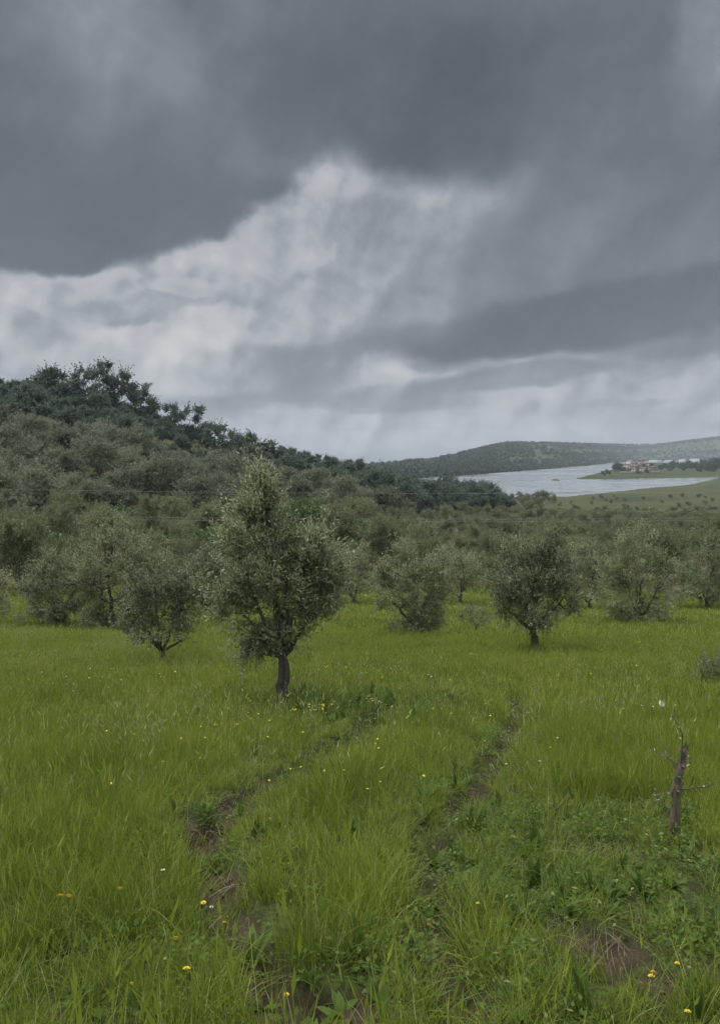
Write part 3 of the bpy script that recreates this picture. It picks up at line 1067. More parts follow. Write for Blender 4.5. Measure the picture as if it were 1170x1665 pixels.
# tall dark clump in front of the lake
for px, row, s in [(702, 828, 1.5), (722, 829, 1.75), (742, 830, 1.6), (766, 831, 1.35), (788, 830, 1.4), (806, 831, 1.05), (732, 836, 1.3), (775, 838, 1.0), (680, 828, 1.1), (655, 828, 1.05), (820, 833, .8), (690, 840, .9), (635, 828, 1.0), (612, 824, 1.1), (648, 820, 1.2), (672, 820, 1.35), (760, 826, 1.5), (782, 826, 1.45)]:
    x, y, z = hit(px, row, lo=60)
    placed.append((px, row, 22))
    plant(P_DARK, 'oak_tree', 'dark leafy tree in the clump standing before the lake left shore', 'tree', 'dark trees in front of the lake', x, y, s, rgp)
for i, (px, row) in enumerate([(832, 818), (844, 817), (857, 818), (868, 819), (880, 818), (892, 818), (900, 819), (850, 821), (874, 822)]):
    x, y, z = hit(px, row, lo=60)
    plant(P_SHRUB, 'bare_bush', 'thin small bush against the bright water of the lake', 'bush', 'thin bushes in front of the water', x, y, rgp.uniform(1.5, 2.2), rgp, sz=1.9)
# grey olives of the slope
cnt['slope'] = scatter(190, (-40, 660), lambda p: (max(ridge_row(p) + 52, 700), 850), P_HILL, 'olive_tree',
                       'grey-green olive tree in the grove covering the left hillside', 'olive tree', 'olive trees on the hillside', 5.6, 0.8, 1.45,
                       ok=lambda a, b: not clearing(a, b) and not clearing(a, b - 12) and b > ridge_row(a) + 30, pack=0.66)
cnt['foot'] = scatter(52, (-40, 640), lambda p: (850, 962), P_MID, 'olive_tree',
                      'olive tree at the foot of the left hill above the meadow', 'olive tree', 'olive trees at the foot of the hill', 4.0, 0.9, 1.45, pack=0.7)
cnt['plain'] = scatter(105, (600, 1210), lambda p: (826, 965), P_MID, 'olive_tree',
                       'rounded olive tree scattered over the brown plain before the lake', 'olive tree', 'olive trees on the plain', 4.0, 0.9, 1.5,
                       ok=lambda a, b: not (b < 850 and a > 880), pack=0.68)
cnt['green'] = scatter(16, (20, 1100), lambda p: (862, 940), P_GREEN, 'broadleaf_bush',
                       'fresh green bush growing among the grey olives', 'bush', 'green bushes between the olives', 4.0, 0.6, 1.0, pack=0.5)
cnt['shrub'] = scatter(110, (560, 1210), lambda p: (808, 930), P_SHRUB, 'shrub',
                       'low olive-coloured shrub on the brown scrubby plain', 'shrub', 'low shrubs on the plain', 2.2, 0.8, 1.5, pack=0.4)
cnt['clear'] = scatter(14, (215, 395), lambda p: (712 + (p - 205) * 0.12, 750 + (p - 205) * 0.1), P_SHRUB, 'shrub',
                       'low shrub on the green clearing below the hill skyline', 'shrub', 'low shrubs on the clearing', 2.2, 1.0, 1.6, pack=0.8)
print('trees', cnt)

# ------------------------------------------------------------------ grass and ground cover (countless: kind 'stuff')
def blade_material(name, lo, hi, dry, dry_amt=0.10, trans=0.35, patch=0.5):
    m, t, b = mat(name)
    a = N(t, 'ShaderNodeAttribute', attribute_name='tint')
    sp = N(t, 'ShaderNodeSeparateColor'); t.links.new(a.outputs['Color'], sp.inputs[0])
    oi = N(t, 'ShaderNodeObjectInfo').outputs['Random']
    geo = N(t, 'ShaderNodeNewGeometry').outputs['Position']
    pn = noise(t, geo, 0.55, 5, 0.68)
    k = math_(t, 'MULTIPLY_ADD', sp.outputs[0], 0.45, math_(t, 'MULTIPLY', oi, 0.25))
    k = math_(t, 'ADD', k, math_(t, 'MULTIPLY_ADD', pn, 2.2 * patch, 0.15 - 1.1 * patch), clamp=True)
    c = mixc(t, k, (*lo, 1), (*hi, 1))
    d = maprange(t, sp.outputs[2], 1 - dry_amt, 1 - dry_amt + 0.02, 0, 1)
    c = mixc(t, d, c, (*dry, 1))
    t.links.new(c, b.inputs['Base Color'])
    b.inputs['Roughness'].default_value = 0.55
    b.inputs['Specular IOR Level'].default_value = 0.12
    tr = N(t, 'ShaderNodeBsdfTranslucent'); t.links.new(c, tr.inputs['Color'])
    mx = N(t, 'ShaderNodeMixShader'); mx.inputs[0].default_value = trans
    t.links.new(b.outputs[0], mx.inputs[1]); t.links.new(tr.outputs[0], mx.inputs[2])
    t.links.new(mx.outputs[0], t.nodes['Material Output'].inputs['Surface'])
    return m


M_GRASS = blade_material('meadow_grass_blade', (0.056, 0.104, 0.012), (0.262, 0.306, 0.044), (0.38, 0.35, 0.17), 0.05)
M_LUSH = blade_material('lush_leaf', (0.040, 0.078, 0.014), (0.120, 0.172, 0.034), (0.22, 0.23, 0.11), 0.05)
M_STRAW = blade_material('dry_stalk', (0.14, 0.13, 0.07), (0.32, 0.29, 0.18), (0.4, 0.36, 0.24), 0.1)
M_SCRUB = blade_material('scrub_leaf', (0.050, 0.055, 0.026), (0.110, 0.108, 0.050), (0.13, 0.095, 0.06), 0.25)
M_FARLEAF = leaf_material('far_leaf', (0.022, 0.036, 0.024), (0.055, 0.075, 0.042), (0.06, 0.08, 0.05), 0.6)


def blades(rg, n, rad, L, W, bend, spread=0.35, seg=4, flat=False):
    """curved tapering blades; returns v, quads, tris, tint"""
    a = rg.random(n) * 6.283
    r = rad * np.sqrt(rg.random(n))
    base = np.stack([np.cos(a) * r, np.sin(a) * r, np.zeros(n) - 0.02], 1)
    la = rg.random(n) * 6.283
    lean = np.abs(rg.normal(0, spread, n))
    dirh = np.stack([np.cos(la), np.sin(la), np.zeros(n)], 1)
    l = L[0] + (L[1] - L[0]) * rg.random(n)
    w = W[0] + (W[1] - W[0]) * rg.random(n)
    bd = bend[0] + (bend[1] - bend[0]) * rg.random(n) ** 1.5
    side = np.stack([-np.sin(la + rg.normal(0, .5, n)), np.cos(la), np.zeros(n)], 1)
    side = unit(side)
    V = []
    ang0 = lean
    p = base.copy()
    prof = [1.0, 0.95, 0.75, 0.45, 0.0] if seg == 4 else [0.8, 1.0, 0.0]
    if flat:
        prof = [0.15, 0.8, 1.0, 0.75, 0.0]
    for k in range(seg + 1):
        t = k / seg
        if k:
            an = np.minimum(ang0 + bd * (t - 0.5 / seg), 2.5)
            p = p + (np.sin(an)[:, None] * dirh + np.cos(an)[:, None] * np.array([0, 0, 1.0])) * (l / seg)[:, None]
        hw = (w * 0.5 * prof[k])[:, None]
        if k < seg:
            V += [p - side * hw, p + side * hw]
        else:
            V += [p]
    V = np.stack(V, 1)           # n, 2*seg+1, 3
    m = V.shape[1]
    i = np.arange(n)[:, None] * m
    q = [np.concatenate([i + 2 * k, i + 2 * k + 1, i + 2 * k + 3, i + 2 * k + 2], 1) for k in range(seg - 1)]
    tr = np.concatenate([i + 2 * seg - 2, i + 2 * seg - 1, i + 2 * seg], 1)
    tint = np.stack([rg.random(n), np.full(n, rg.random()), rg.random(n), np.ones(n)], 1)
    return V.reshape(-1, 3), np.concatenate(q), tr, np.repeat(tint, m, 0)


def merge(parts):
    v, q, t, c, n = [], [], [], [], 0
    for a in parts:
        v.append(a[0]); q.append(a[1] + n); t.append(a[2] + n); c.append(a[3]); n += len(a[0])
    return np.concatenate(v), np.concatenate(q), np.concatenate(t), np.concatenate(c)


def src(collection, name, data, m):
    v, q, t, c = data
    o = new_mesh_obj(name, v, [q, t], m, link=False)
    at = o.data.color_attributes.new('tint', 'FLOAT_COLOR', 'POINT')
    at.data.foreach_set('color', c.astype(np.float32).ravel())
    collection.objects.link(o)
    return o


def seed_heads(rg, n, rad, L):
    """thin stalks with a narrow drooping seed head"""
    v, q, t, c = blades(rg, n, rad, L, (0.0016, 0.0024), (0.1, 0.7), 0.12)
    m = 9
    tips = v.reshape(n, m, 3)[:, -1]; pre = v.reshape(n, m, 3)[:, -3]
    d = unit(tips - pre)
    s = unit(np.cross(d, rg.normal(0, 1, (n, 3))))
    ln = 0.045 + 0.03 * rg.random((n, 1)); w = 0.006
    hv = np.stack([tips - d * ln * 0.4, tips + d * ln * 0.1 + s * w, tips + d * ln, tips + d * ln * 0.1 - s * w], 1).reshape(-1, 3)
    hq = np.arange(4 * n).reshape(-1, 4)
    return merge([(v, q, t, c), (hv, hq, np.zeros((0, 3), int), np.repeat(np.stack([np.ones(n), np.ones(n), np.full(n, 0.5), np.ones(n)], 1), 4, 0))])


def instancer(name, coll, P, rot, scl, idx, kind='stuff', label=None):
    me = bpy.data.meshes.new(name)
    me.vertices.add(len(P))
    me.vertices.foreach_set('co', np.asarray(P, np.float32).ravel())
    for an, tp, arr in (('rot', 'FLOAT_VECTOR', rot), ('scl', 'FLOAT_VECTOR', scl)):
        at = me.attributes.new(an, tp, 'POINT'); at.data.foreach_set('vector', np.asarray(arr, np.float32).ravel())
    at = me.attributes.new('idx', 'INT', 'POINT'); at.data.foreach_set('value', np.asarray(idx, np.int32))
    o = bpy.data.objects.new(name, me); COL.objects.link(o)
    ng = bpy.data.node_groups.new(name, 'GeometryNodeTree')
    ng.interface.new_socket('Geometry', in_out='INPUT', socket_type='NodeSocketGeometry')
    ng.interface.new_socket('Geometry', in_out='OUTPUT', socket_type='NodeSocketGeometry')
    gi = ng.nodes.new('NodeGroupInput'); go = ng.nodes.new('NodeGroupOutput')
    ci = ng.nodes.new('GeometryNodeCollectionInfo')
    ci.inputs['Collection'].default_value = coll
    ci.inputs['Separate Children'].default_value = True
    ci.inputs['Reset Children'].default_value = True
    ip = ng.nodes.new('GeometryNodeInstanceOnPoints')
    ip.inputs['Pick Instance'].default_value = True

    def attr(nm, ty):
        n = ng.nodes.new('GeometryNodeInputNamedAttribute'); n.data_type = ty
        n.inputs['Name'].default_value = nm
        return n.outputs['Attribute']
    e2r = ng.nodes.new('FunctionNodeEulerToRotation')
    L = ng.links.new
    L(gi.outputs[0], ip.inputs['Points']); L(ci.outputs[0], ip.inputs['Instance'])
    L(attr('rot', 'FLOAT_VECTOR'), e2r.inputs[0]); L(e2r.outputs[0], ip.inputs['Rotation'])
    L(attr('scl', 'FLOAT_VECTOR'), ip.inputs['Scale']); L(attr('idx', 'INT'), ip.inputs['Instance Index'])
    L(ip.outputs[0], go.inputs[0])
    md = o.modifiers.new('instances', 'NODES'); md.node_group = ng
    tag(o, label, None, None, kind)
    return o


rgg = np.random.default_rng(77)


def coll_of(name, makers):
    c = bpy.data.collections.new(name)
    for i, (data, m) in enumerate(makers):
        src(c, '%s_%02d' % (name, i), data, m)
    return c


def wedge(y0, y1, dens, margin=1.3, k=0.50):
    """random ground points in the strip of the view between two depths"""
    area = (y1 - y0) * (k * (y0 + y1) + 2 * margin)
    n = int(area * dens)
    yy = []
    y = y0 + (y1 - y0) * rgg.random(int(n * 2.2))
    wmax = 2 * (k * y1 + margin)
    keep = rgg.random(len(y)) < (2 * (k * y + margin)) / wmax
    y = y[keep][:n]
    x = (rgg.random(len(y)) * 2 - 1) * (k * y + margin)
    return x, y


def world_pts(px_list):
    return np.array([hit(p, r)[:2] for p, r in px_list])


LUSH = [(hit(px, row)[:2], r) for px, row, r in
        [(600, 1150, 1.6), (560, 1165, 1.0), (870, 1360, 0.65), (930, 1330, 0.6), (1000, 1470, 0.6), (880, 1450, 0.45), (1060, 1480, 0.5),  # widest patches by the tallest olive: dark clover that also paints its shade
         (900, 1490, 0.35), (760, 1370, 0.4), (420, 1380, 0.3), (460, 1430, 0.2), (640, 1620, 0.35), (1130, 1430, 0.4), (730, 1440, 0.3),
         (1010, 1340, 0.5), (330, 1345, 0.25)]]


def lush_shade_amount(x, y):
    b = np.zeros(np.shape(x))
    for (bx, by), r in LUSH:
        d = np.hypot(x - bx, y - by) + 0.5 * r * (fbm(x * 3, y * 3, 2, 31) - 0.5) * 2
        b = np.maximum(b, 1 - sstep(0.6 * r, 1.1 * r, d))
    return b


def grass_layer(name, coll, n_kinds, x, y, h, keep, tilt=0.12, wid=1.0, sink=0.0, kind_p=None):
    x, y, h = x[keep], y[keep], h[keep]
    z = ground(x, y) - sink
    n = len(x)
    rot = np.stack([rgg.normal(0, tilt, n), rgg.normal(0, tilt, n), rgg.random(n) * 6.283], 1)
    wv = wid * (0.85 + 0.3 * rgg.random(n)) * (h ** 0.35)
    scl = np.stack([wv, wv, h], 1)
    idx = rgg.choice(n_kinds, n, p=kind_p)
    print(name, n)
    return instancer(name, coll, np.stack([x, y, z], 1), rot, scl, idx)


# near meadow: single blades readable
near_c = coll_of('near_tuft', [(blades(rgg, 40, 0.075, (0.12, 0.32), (0.0022, 0.0046), (0.1, 1.5), 0.22), M_GRASS) for _ in range(6)]
                 + [(merge([blades(rgg, 24, 0.07, (0.13, 0.30), (0.0028, 0.0055), (0.1, 1.3), 0.2), seed_heads(rgg, 4, 0.05, (0.30, 0.46))]), M_GRASS) for _ in range(2)])
x, y = wedge(1.3, 8.5, 125)
tr = track_amount(x, y); br = bare_amount(x, y); lu = lush_shade_amount(x, y)
h = (0.48 + 0.72 * fbm(x / 0.8, y / 0.8, 3, 41)) * (0.7 + 0.6 * rgg.random(len(x)))
h = h * (1 - 0.50 * beside_track(x, y) * sstep(3.2, 5, y))
h = h * (1 - 0.68 * tr) * (1 - 0.35 * lu)
rightlow = sstep(0.2, 0.7, x - 0.02 * y) * (1 - sstep(3.6, 4.8, y))
h = h * (1 - 0.30 * rightlow)
keep = rgg.random(len(x)) > np.clip((0.52 + 0.3 * sstep(4.5, 6.5, y)) * tr + 1.3 * br + 0.45 * lu + 0.10 * rightlow, 0, 0.98)
grass_layer('near_grass', near_c, 8, x, y, h, keep)

# middle meadow
mid_c = coll_of('mid_tuft', [(blades(rgg, 30, 0.14, (0.16, 0.38), (0.006, 0.010), (0.1, 1.1), 0.18), M_GRASS) for _ in range(4)]
                + [(merge([blades(rgg, 24, 0.14, (0.16, 0.36), (0.006, 0.010), (0.1, 1.1), 0.18), seed_heads(rgg, 7, 0.14, (0.34, 0.54))]), M_GRASS) for _ in range(2)])
x, y = wedge(8.3, 22, 62, margin=2)
tr = track_amount(x, y); lu = lush_shade_amount(x, y)
h = (0.42 + 0.6 * fbm(x / 1.6, y / 1.6, 3, 43)) * (0.8 + 0.4 * rgg.random(len(x))) * (1 - 0.6 * tr) * (1 - 0.45 * lu)
grass_layer('meadow_grass', mid_c, 6, x, y, h, rgg.random(len(x)) > 0.85 * tr + 0.5 * lu)
M_SEED = blade_material('seed_grass', (0.16, 0.20, 0.05), (0.34, 0.36, 0.15), (0.42, 0.40, 0.24), 0.2)
seed_c = coll_of('seed_tuft', [(seed_heads(rgg, 9, 0.16, (0.26, 0.48)), M_SEED) for _ in range(5)])
x, y = wedge(4.2, 24, 12, margin=2)
dn = fbm(x / 1.8, y / 1.8, 3, 71)
lft = 0.35 + 0.65 * (1 - sstep(-1.5, 0.5, x))
grass_layer('seed_grass', seed_c, 5, x, y, 0.65 + 0.35 * rgg.random(len(x)), rgg.random(len(x)) < np.clip((dn - 0.42) * 6, 0, 1) * lft * (1 - track_amount(x, y)))
far_c = coll_of('far_tuft', [(blades(rgg, 26, 0.35, (0.22, 0.46), (0.014, 0.024), (0.1, 1.0), 0.2), M_GRASS) for _ in range(4)])
x, y = wedge(21, 62, 16, margin=4)
h = (0.4 + 0.55 * fbm(x / 3.5, y / 3.5, 3, 45)) * (0.8 + 0.4 * rgg.random(len(x)))
grass_layer('far_meadow_grass', far_c, 4, x, y, h, rgg.random(len(x)) > sstep(36, 62, y) * 0.75)

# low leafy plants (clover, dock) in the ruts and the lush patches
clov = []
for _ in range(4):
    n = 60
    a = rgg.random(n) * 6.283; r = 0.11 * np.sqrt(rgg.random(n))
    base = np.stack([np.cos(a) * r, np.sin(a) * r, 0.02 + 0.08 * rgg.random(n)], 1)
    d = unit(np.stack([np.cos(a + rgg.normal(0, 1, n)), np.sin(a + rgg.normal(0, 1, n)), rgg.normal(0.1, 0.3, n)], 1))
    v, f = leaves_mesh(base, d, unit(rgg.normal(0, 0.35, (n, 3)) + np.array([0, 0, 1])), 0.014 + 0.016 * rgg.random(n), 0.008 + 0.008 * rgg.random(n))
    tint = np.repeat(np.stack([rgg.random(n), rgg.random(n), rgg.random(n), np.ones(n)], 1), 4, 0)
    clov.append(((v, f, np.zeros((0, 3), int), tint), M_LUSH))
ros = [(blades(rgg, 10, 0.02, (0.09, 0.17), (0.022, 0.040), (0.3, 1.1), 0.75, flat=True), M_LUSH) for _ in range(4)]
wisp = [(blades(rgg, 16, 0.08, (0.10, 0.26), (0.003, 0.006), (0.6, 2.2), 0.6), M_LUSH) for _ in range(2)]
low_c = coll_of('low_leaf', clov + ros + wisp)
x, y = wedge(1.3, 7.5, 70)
tr = track_amount(x, y); br = bare_amount(x, y); lu = lush_shade_amount(x, y)
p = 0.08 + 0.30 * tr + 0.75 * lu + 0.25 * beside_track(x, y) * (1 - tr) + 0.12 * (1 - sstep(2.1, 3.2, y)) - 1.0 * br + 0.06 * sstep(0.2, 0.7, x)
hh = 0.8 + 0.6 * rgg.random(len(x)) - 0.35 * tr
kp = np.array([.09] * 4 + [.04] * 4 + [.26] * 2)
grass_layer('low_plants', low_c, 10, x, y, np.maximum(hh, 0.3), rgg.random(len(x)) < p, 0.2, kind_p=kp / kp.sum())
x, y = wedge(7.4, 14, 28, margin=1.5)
lu = lush_shade_amount(x, y); tr = track_amount(x, y)
grass_layer('clover_shade_patches', low_c, 10, x, y, 1.1 + 0.8 * rgg.random(len(x)), rgg.random(len(x)) < 0.9 * lu + 0.3 * tr + 0.03, 0.2, wid=1.5, kind_p=kp / kp.sum())
# broad dock-like leaves on the right and along the bottom edge
dock_c = coll_of('dock', [(blades(rgg, 9, 0.02, (0.08, 0.15), (0.024, 0.040), (0.4, 1.3), 0.7, flat=True), M_LUSH) for _ in range(5)])
spots = [(1000, 1480), (1040, 1500), (960, 1500), (930, 1475), (1075, 1470), (1100, 1500), (1010, 1450), (880, 1470), (860, 1500), (1130, 1550),
         (1150, 1610), (620, 1600), (500, 1610), (560, 1560), (350, 1400), (440, 1440), (430, 1620), (520, 1660), (600, 1650), (660, 1470),
         (750, 1400), (980, 1440), (1050, 1440), (840, 1560), (790, 1600), (900, 1600), (30, 1640), (120, 1600), (60, 1560), (700, 1640), (830, 1640), (960, 1640),
         (400, 1400), (310, 1500), (720, 1500), (1090, 1440), (560, 1640), (480, 1575), (335, 1345), (250, 1640)]
W_ = np.concatenate([world_pts(spots) + rgg.normal(0, 0.05, (len(spots), 2)) for _ in range(1)])
h = (0.5 + 0.35 * rgg.random(len(W_))) * (0.55 + 0.45 * sstep(2.2, 3.2, W_[:, 1]))
grass_layer('broad_leaf_plants', dock_c, 5, W_[:, 0], W_[:, 1], h, np.ones(len(W_), bool), 0.15)
# dry bent stalks
dry_c = coll_of('dry_stalks', [(blades(rgg, 5, 0.10, (0.10, 0.30), (0.0015, 0.003), (0.6, 2.4), 0.7), M_STRAW) for _ in range(6)])
x, y = wedge(1.4, 8, 4)
x2, y2 = [], []
for px, row, r, n in [(1000, 1400, 0.18, 40), (960, 1540, 0.14, 26), (730, 1360, 0.18, 16), (820, 1200, 0.22, 26), (350, 1360, 0.14, 24), (1060, 1530, 0.12, 10),
                      (400, 1300, 0.16, 16), (360, 1460, 0.16, 8), (780, 1270, 0.18, 18), (700, 1570, 0.15, 10), (520, 1340, 0.2, 5), (1120, 1340, 0.2, 14)]:
    cx, cy, _ = hit(px, row); n = int(n * 0.6)
    x2.append(cx + rgg.normal(0, r, n)); y2.append(cy + rgg.normal(0, r, n))
x = np.concatenate([x] + x2); y = np.concatenate([y] + y2)
grass_layer('dry_grass', dry_c, 6, x, y, 0.6 + 0.6 * rgg.random(len(x)), np.ones(len(x), bool), 0.35)
# crumbs of earth in the bare patches
def clod(rg):
    u = np.array([(0, 0, 1), (1, 0, 0), (0, 1, 0), (-1, 0, 0), (0, -1, 0), (0, 0, -1)], float)
    u = u * (0.6 + 0.8 * rg.random((6, 1))) * 0.012 + rg.normal(0, 0.002, (6, 3))
    f = np.array([(0, 1, 2), (0, 2, 3), (0, 3, 4), (0, 4, 1), (5, 2, 1), (5, 3, 2), (5, 4, 3), (5, 1, 4)])
    return u, np.zeros((0, 4), int), f, np.ones((6, 4))
M_SOIL = simple('earth', (0.095, 0.070, 0.046), 0.95, 0.5, 30.0, 0.05)
clod_c = coll_of('earth_clod', [(clod(rgg), M_SOIL) for _ in range(5)])
x, y = wedge(1.3, 8.5, 230)
k = rgg.random(len(x)) < np.clip(bare_amount(x, y) + 0.5 * track_amount(x, y), 0, 1)
grass_layer('earth_clods', clod_c, 5, x, y, 0.4 + 1.6 * rgg.random(len(x)) ** 3, k, 0.8)

# scrub and rough growth on the plain and under the hill olives
scr_c = coll_of('scrub_clump', [(blades(rgg, 46, 0.55, (0.25, 0.70), (0.04, 0.09), (0.2, 1.4), 0.5), M_SCRUB) for _ in range(4)]
                + [(blades(rgg, 40, 0.6, (0.2, 0.55), (0.04, 0.08), (0.2, 1.2), 0.45), M_LUSH) for _ in range(2)])
x, y = wedge(46, 330, 0.42, margin=8, k=0.52)
px = 585 + FPX * x / y
dn = fbm(x / 14, y / 14, 3, 51)
row = HZ + FPX * (-(rel_height(x, y))) / y
k = (rgg.random(len(x)) < 0.35 + 0.9 * (dn - 0.35)) & ~((px > 205) & (px < 400) & (row > 700) & (row < 800)) & ~((px > 860) & (y > 290) & (rgg.random(len(x)) < 0.75))
grass_layer('scrub', scr_c, 6, x, y, 0.8 + 0.9 * rgg.random(len(x)), k, 0.1, wid=1.5, kind_p=np.array([.18] * 4 + [.14] * 2))

# far woodland and hedges across the water
def far_blob(rg, n=90):
    d = unit(rg.normal(0, 1, (n, 3))) * np.array([1, 1, 0.75]) * (0.55 + 0.45 * rg.random((n, 1)))
    c = d * 3.6 + np.array([0, 0, 3.0])
    nr = unit(rg.normal(0, 1, (n, 3)) + d)
    a = unit(np.cross(nr, rg.normal(0, 1, (n, 3))))
    v, f = leaves_mesh(c, a, nr, 1.8 + rg.random(n) * 1.4, 1.6 + rg.random(n))
    tint = np.repeat(np.stack([rg.random(n), np.full(n, rg.random()), rg.random(n), np.ones(n)], 1), 4, 0)
    return v, f, np.zeros((0, 3), int), tint
fw_c = coll_of('far_crown', [(far_blob(rgg), M_FARLEAF) for _ in range(6)])
N_F = 52000
px = rgg.uniform(540, 1300, N_F)
s4 = rows_to_depth(lerp_tab(px, S4)); rd = s4 * lerp_tab(px, FAR_K) + 350
u = rgg.random(N_F)
y = s4 + 12 + (rd * 1.03 - s4) * u
y = np.minimum(y, 5600)
x = (px - 585) / FPX * y
belt = fbm(px / 55, u * 7 + px / 400, 4, 61)
p = sstep(0.50, 0.60, belt) * 0.9 + 0.10 + 0.7 * (u > 0.93) * (vnoise(px / 9, px * 0, 3) > 0.35) + 0.5 * (u < 0.05)
k = rgg.random(N_F) < p * 0.5
grass_layer('far_wood', fw_c, 6, x, y, 0.65 + 0.75 * rgg.random(N_F) ** 1.5 + 0.25 * (u > 0.9), k, 0.05, sink=0.6)

# ------------------------------------------------------------------ dead sapling on the right
def build_sapling():
    x, y, z = hit(1094, 1374)
    s = y / FPX

    def W(px, row, dy=0.0):
        d = pix_ray(px, row)
        return np.array([d.x / d.y * y - x, dy, EYE + d.z / d.y * y - z])
    root = empty('dead_sapling', (x, y, z))
    tag(root, 'broken grey stump of a dead sapling with thin twigs in the right grass', 'dead tree')
    rg = np.random.default_rng(3)
    wd = Wood()
    pts = [W(1094, 1400), W(1094, 1370), W(1096, 1335), W(1098, 1300), W(1102, 1275, .01), W(1104, 1258), W(1109, 1235), W(1112, 1219), W(1113, 1214)]
    pts = np.array(pts)
    t = np.linspace(0, 1, 24)
    P = np.stack([np.interp(t, np.linspace(0, 1, 9), pts[:, i]) for i in range(3)], 1)
    P[1:-1] += rg.normal(0, 0.0022, (22, 3))
    r = np.interp(t, [0, .15, .5, .7, .9, 1], [0.033, 0.026, 0.023, 0.018, 0.017, 0.013])
    r = r * (1 + 0.14 * np.sin(t * 31)) * (1 + 0.12 * rg.random(24))
    wd.tube(P, r, 11, 0.28, rg)
    # splintered top
    for k in range(5):
        a = P[-1] + rg.normal(0, 0.006, 3)
        wd.tube([a - np.array([0, 0, .01]), a + np.array([rg.normal(0, .006), rg.normal(0, .006), 0.018 + 0.012 * rg.random()])], [0.007, 0.001], 5)
    # knots
    for px, row in [(1107, 1245), (1099, 1285), (1101, 1262)]:
        a = W(px, row, -0.02)
        wd.tube([a, a + np.array([-0.012, -0.012, 0.006])], [0.010, 0.004], 6)
    tr = new_mesh_obj('trunk', *[wd.arrays()[0], [wd.arrays()[1]]], bark_material('grey_dead_bark', (0.022, 0.015, 0.008), (0.20, 0.160, 0.105)), root, True)
    twigs = [[(1103, 1262), (1095, 1240), (1087, 1222), (1078, 1208)],
             [(1106, 1248), (1092, 1238), (1080, 1228), (1070, 1224), (1056, 1218)],
             [(1105, 1250), (1104, 1215), (1101, 1190), (1094, 1175), (1082, 1160), (1073, 1149)],
             [(1104, 1268), (1114, 1256), (1124, 1250), (1131, 1240)],
             [(1101, 1292), (1092, 1287), (1080, 1290), (1066, 1294)],
             [(1102, 1285), (1120, 1278), (1138, 1272), (1150, 1262)],
             [(1098, 1325), (1084, 1316), (1076, 1302), (1066, 1282)]]
    for k, tw in enumerate(twigs):
        wt_ = Wood()
        p = np.array([W(a, b, -0.03 * i * ((k % 3) - 1)) for i, (a, b) in enumerate(tw)])
        wt_.tube(p, np.linspace(0.0042, 0.0014, len(p)), 5)
        nl = 7 if k in (1, 2, 3, 5) else 4
        tt = np.linspace(0.35, 0.98, nl)
        q = np.stack([np.interp(tt, np.linspace(0, 1, len(p)), p[:, i]) for i in range(3)], 1)
        for a in q:
            e = a + unit(rg.normal(0, 1, 3) + np.array([0, 0, 0.4])) * (0.02 + 0.02 * rg.random())
            wt_.tube([a, e], [0.0013, 0.0006], 3)
        br = new_mesh_obj('branch', wt_.arrays()[0], [wt_.arrays()[1]], tr.data.materials[0], root, True)
        n = nl * 2
        B = np.repeat(q, 2, 0)
        v, f = leaves_mesh(B, unit(rg.normal(0, 1, (n, 3)) + np.array([0, 0, .3])), unit(rg.normal(0, 1, (n, 3))), 0.016 + 0.012 * rg.random(n), 0.006 + 0.004 * rg.random(n))
        lf = new_mesh_obj('leaves', v, [f], M_OLIVE, br)
        at = lf.data.color_attributes.new('tint', 'FLOAT_COLOR', 'POINT')
        at.data.foreach_set('color', np.repeat(np.stack([rg.random(n)] * 3 + [np.ones(n)], 1), 4, 0).astype(np.float32).ravel())
    # pale seed head at the tip of the tallest twig
    a = W(1073, 1149, 0)
    v, f = leaves_mesh(np.repeat(a[None], 6, 0), unit(rg.normal(0, .35, (6, 3)) + np.array([0.1, 0, 1])), unit(rg.normal(0, 1, (6, 3))), np.full(6, 0.038), np.full(6, 0.018))
    new_mesh_obj('bud', v, [f], simple('pale_bud', (0.55, 0.56, 0.42)), root)


build_sapling()


# ------------------------------------------------------------------ flowers
M_YEL = simple('yellow_petal', (0.75, 0.58, 0.04), 0.6, 0.15, 50)
M_YC = simple('flower_centre', (0.62, 0.33, 0.02), 0.7, 0.2, 80)
M_WHT = simple('white_petal', (0.70, 0.70, 0.62), 0.6, 0.1, 50)
M_STEM = simple('flower_stem', (0.10, 0.16, 0.04), 0.6)


def petals(rad, n, lift, tilt, c):
    v, f = [], []
    for i in range(n):
        a = i / n * 2 * math.pi
        for k in (0, 1):
            a2 = a + k * math.pi / n
            rr = rad * (1 - 0.3 * k)
            o = len(v)
            d = (math.cos(a2), math.sin(a2)); s = (-d[1], d[0])
            w = rad * 0.19
            v += [(d[0] * rad * .1, d[1] * rad * .1, k * .002), (d[0] * rr * .7 + s[0] * w, d[1] * rr * .7 + s[1] * w, lift * .7 + k * .003),
                  (d[0] * rr, d[1] * rr, lift + k * .003), (d[0] * rr * .7 - s[0] * w, d[1] * rr * .7 - s[1] * w, lift * .7 + k * .003)]
            f.append((o, o + 1, o + 2, o + 3))
    v = np.array(v)
    ct, st = math.cos(tilt), math.sin(tilt)
    v = np.stack([v[:, 0], v[:, 1] * ct - v[:, 2] * st, v[:, 1] * st + v[:, 2] * ct], 1)
    return v + np.array(c), np.array(f)


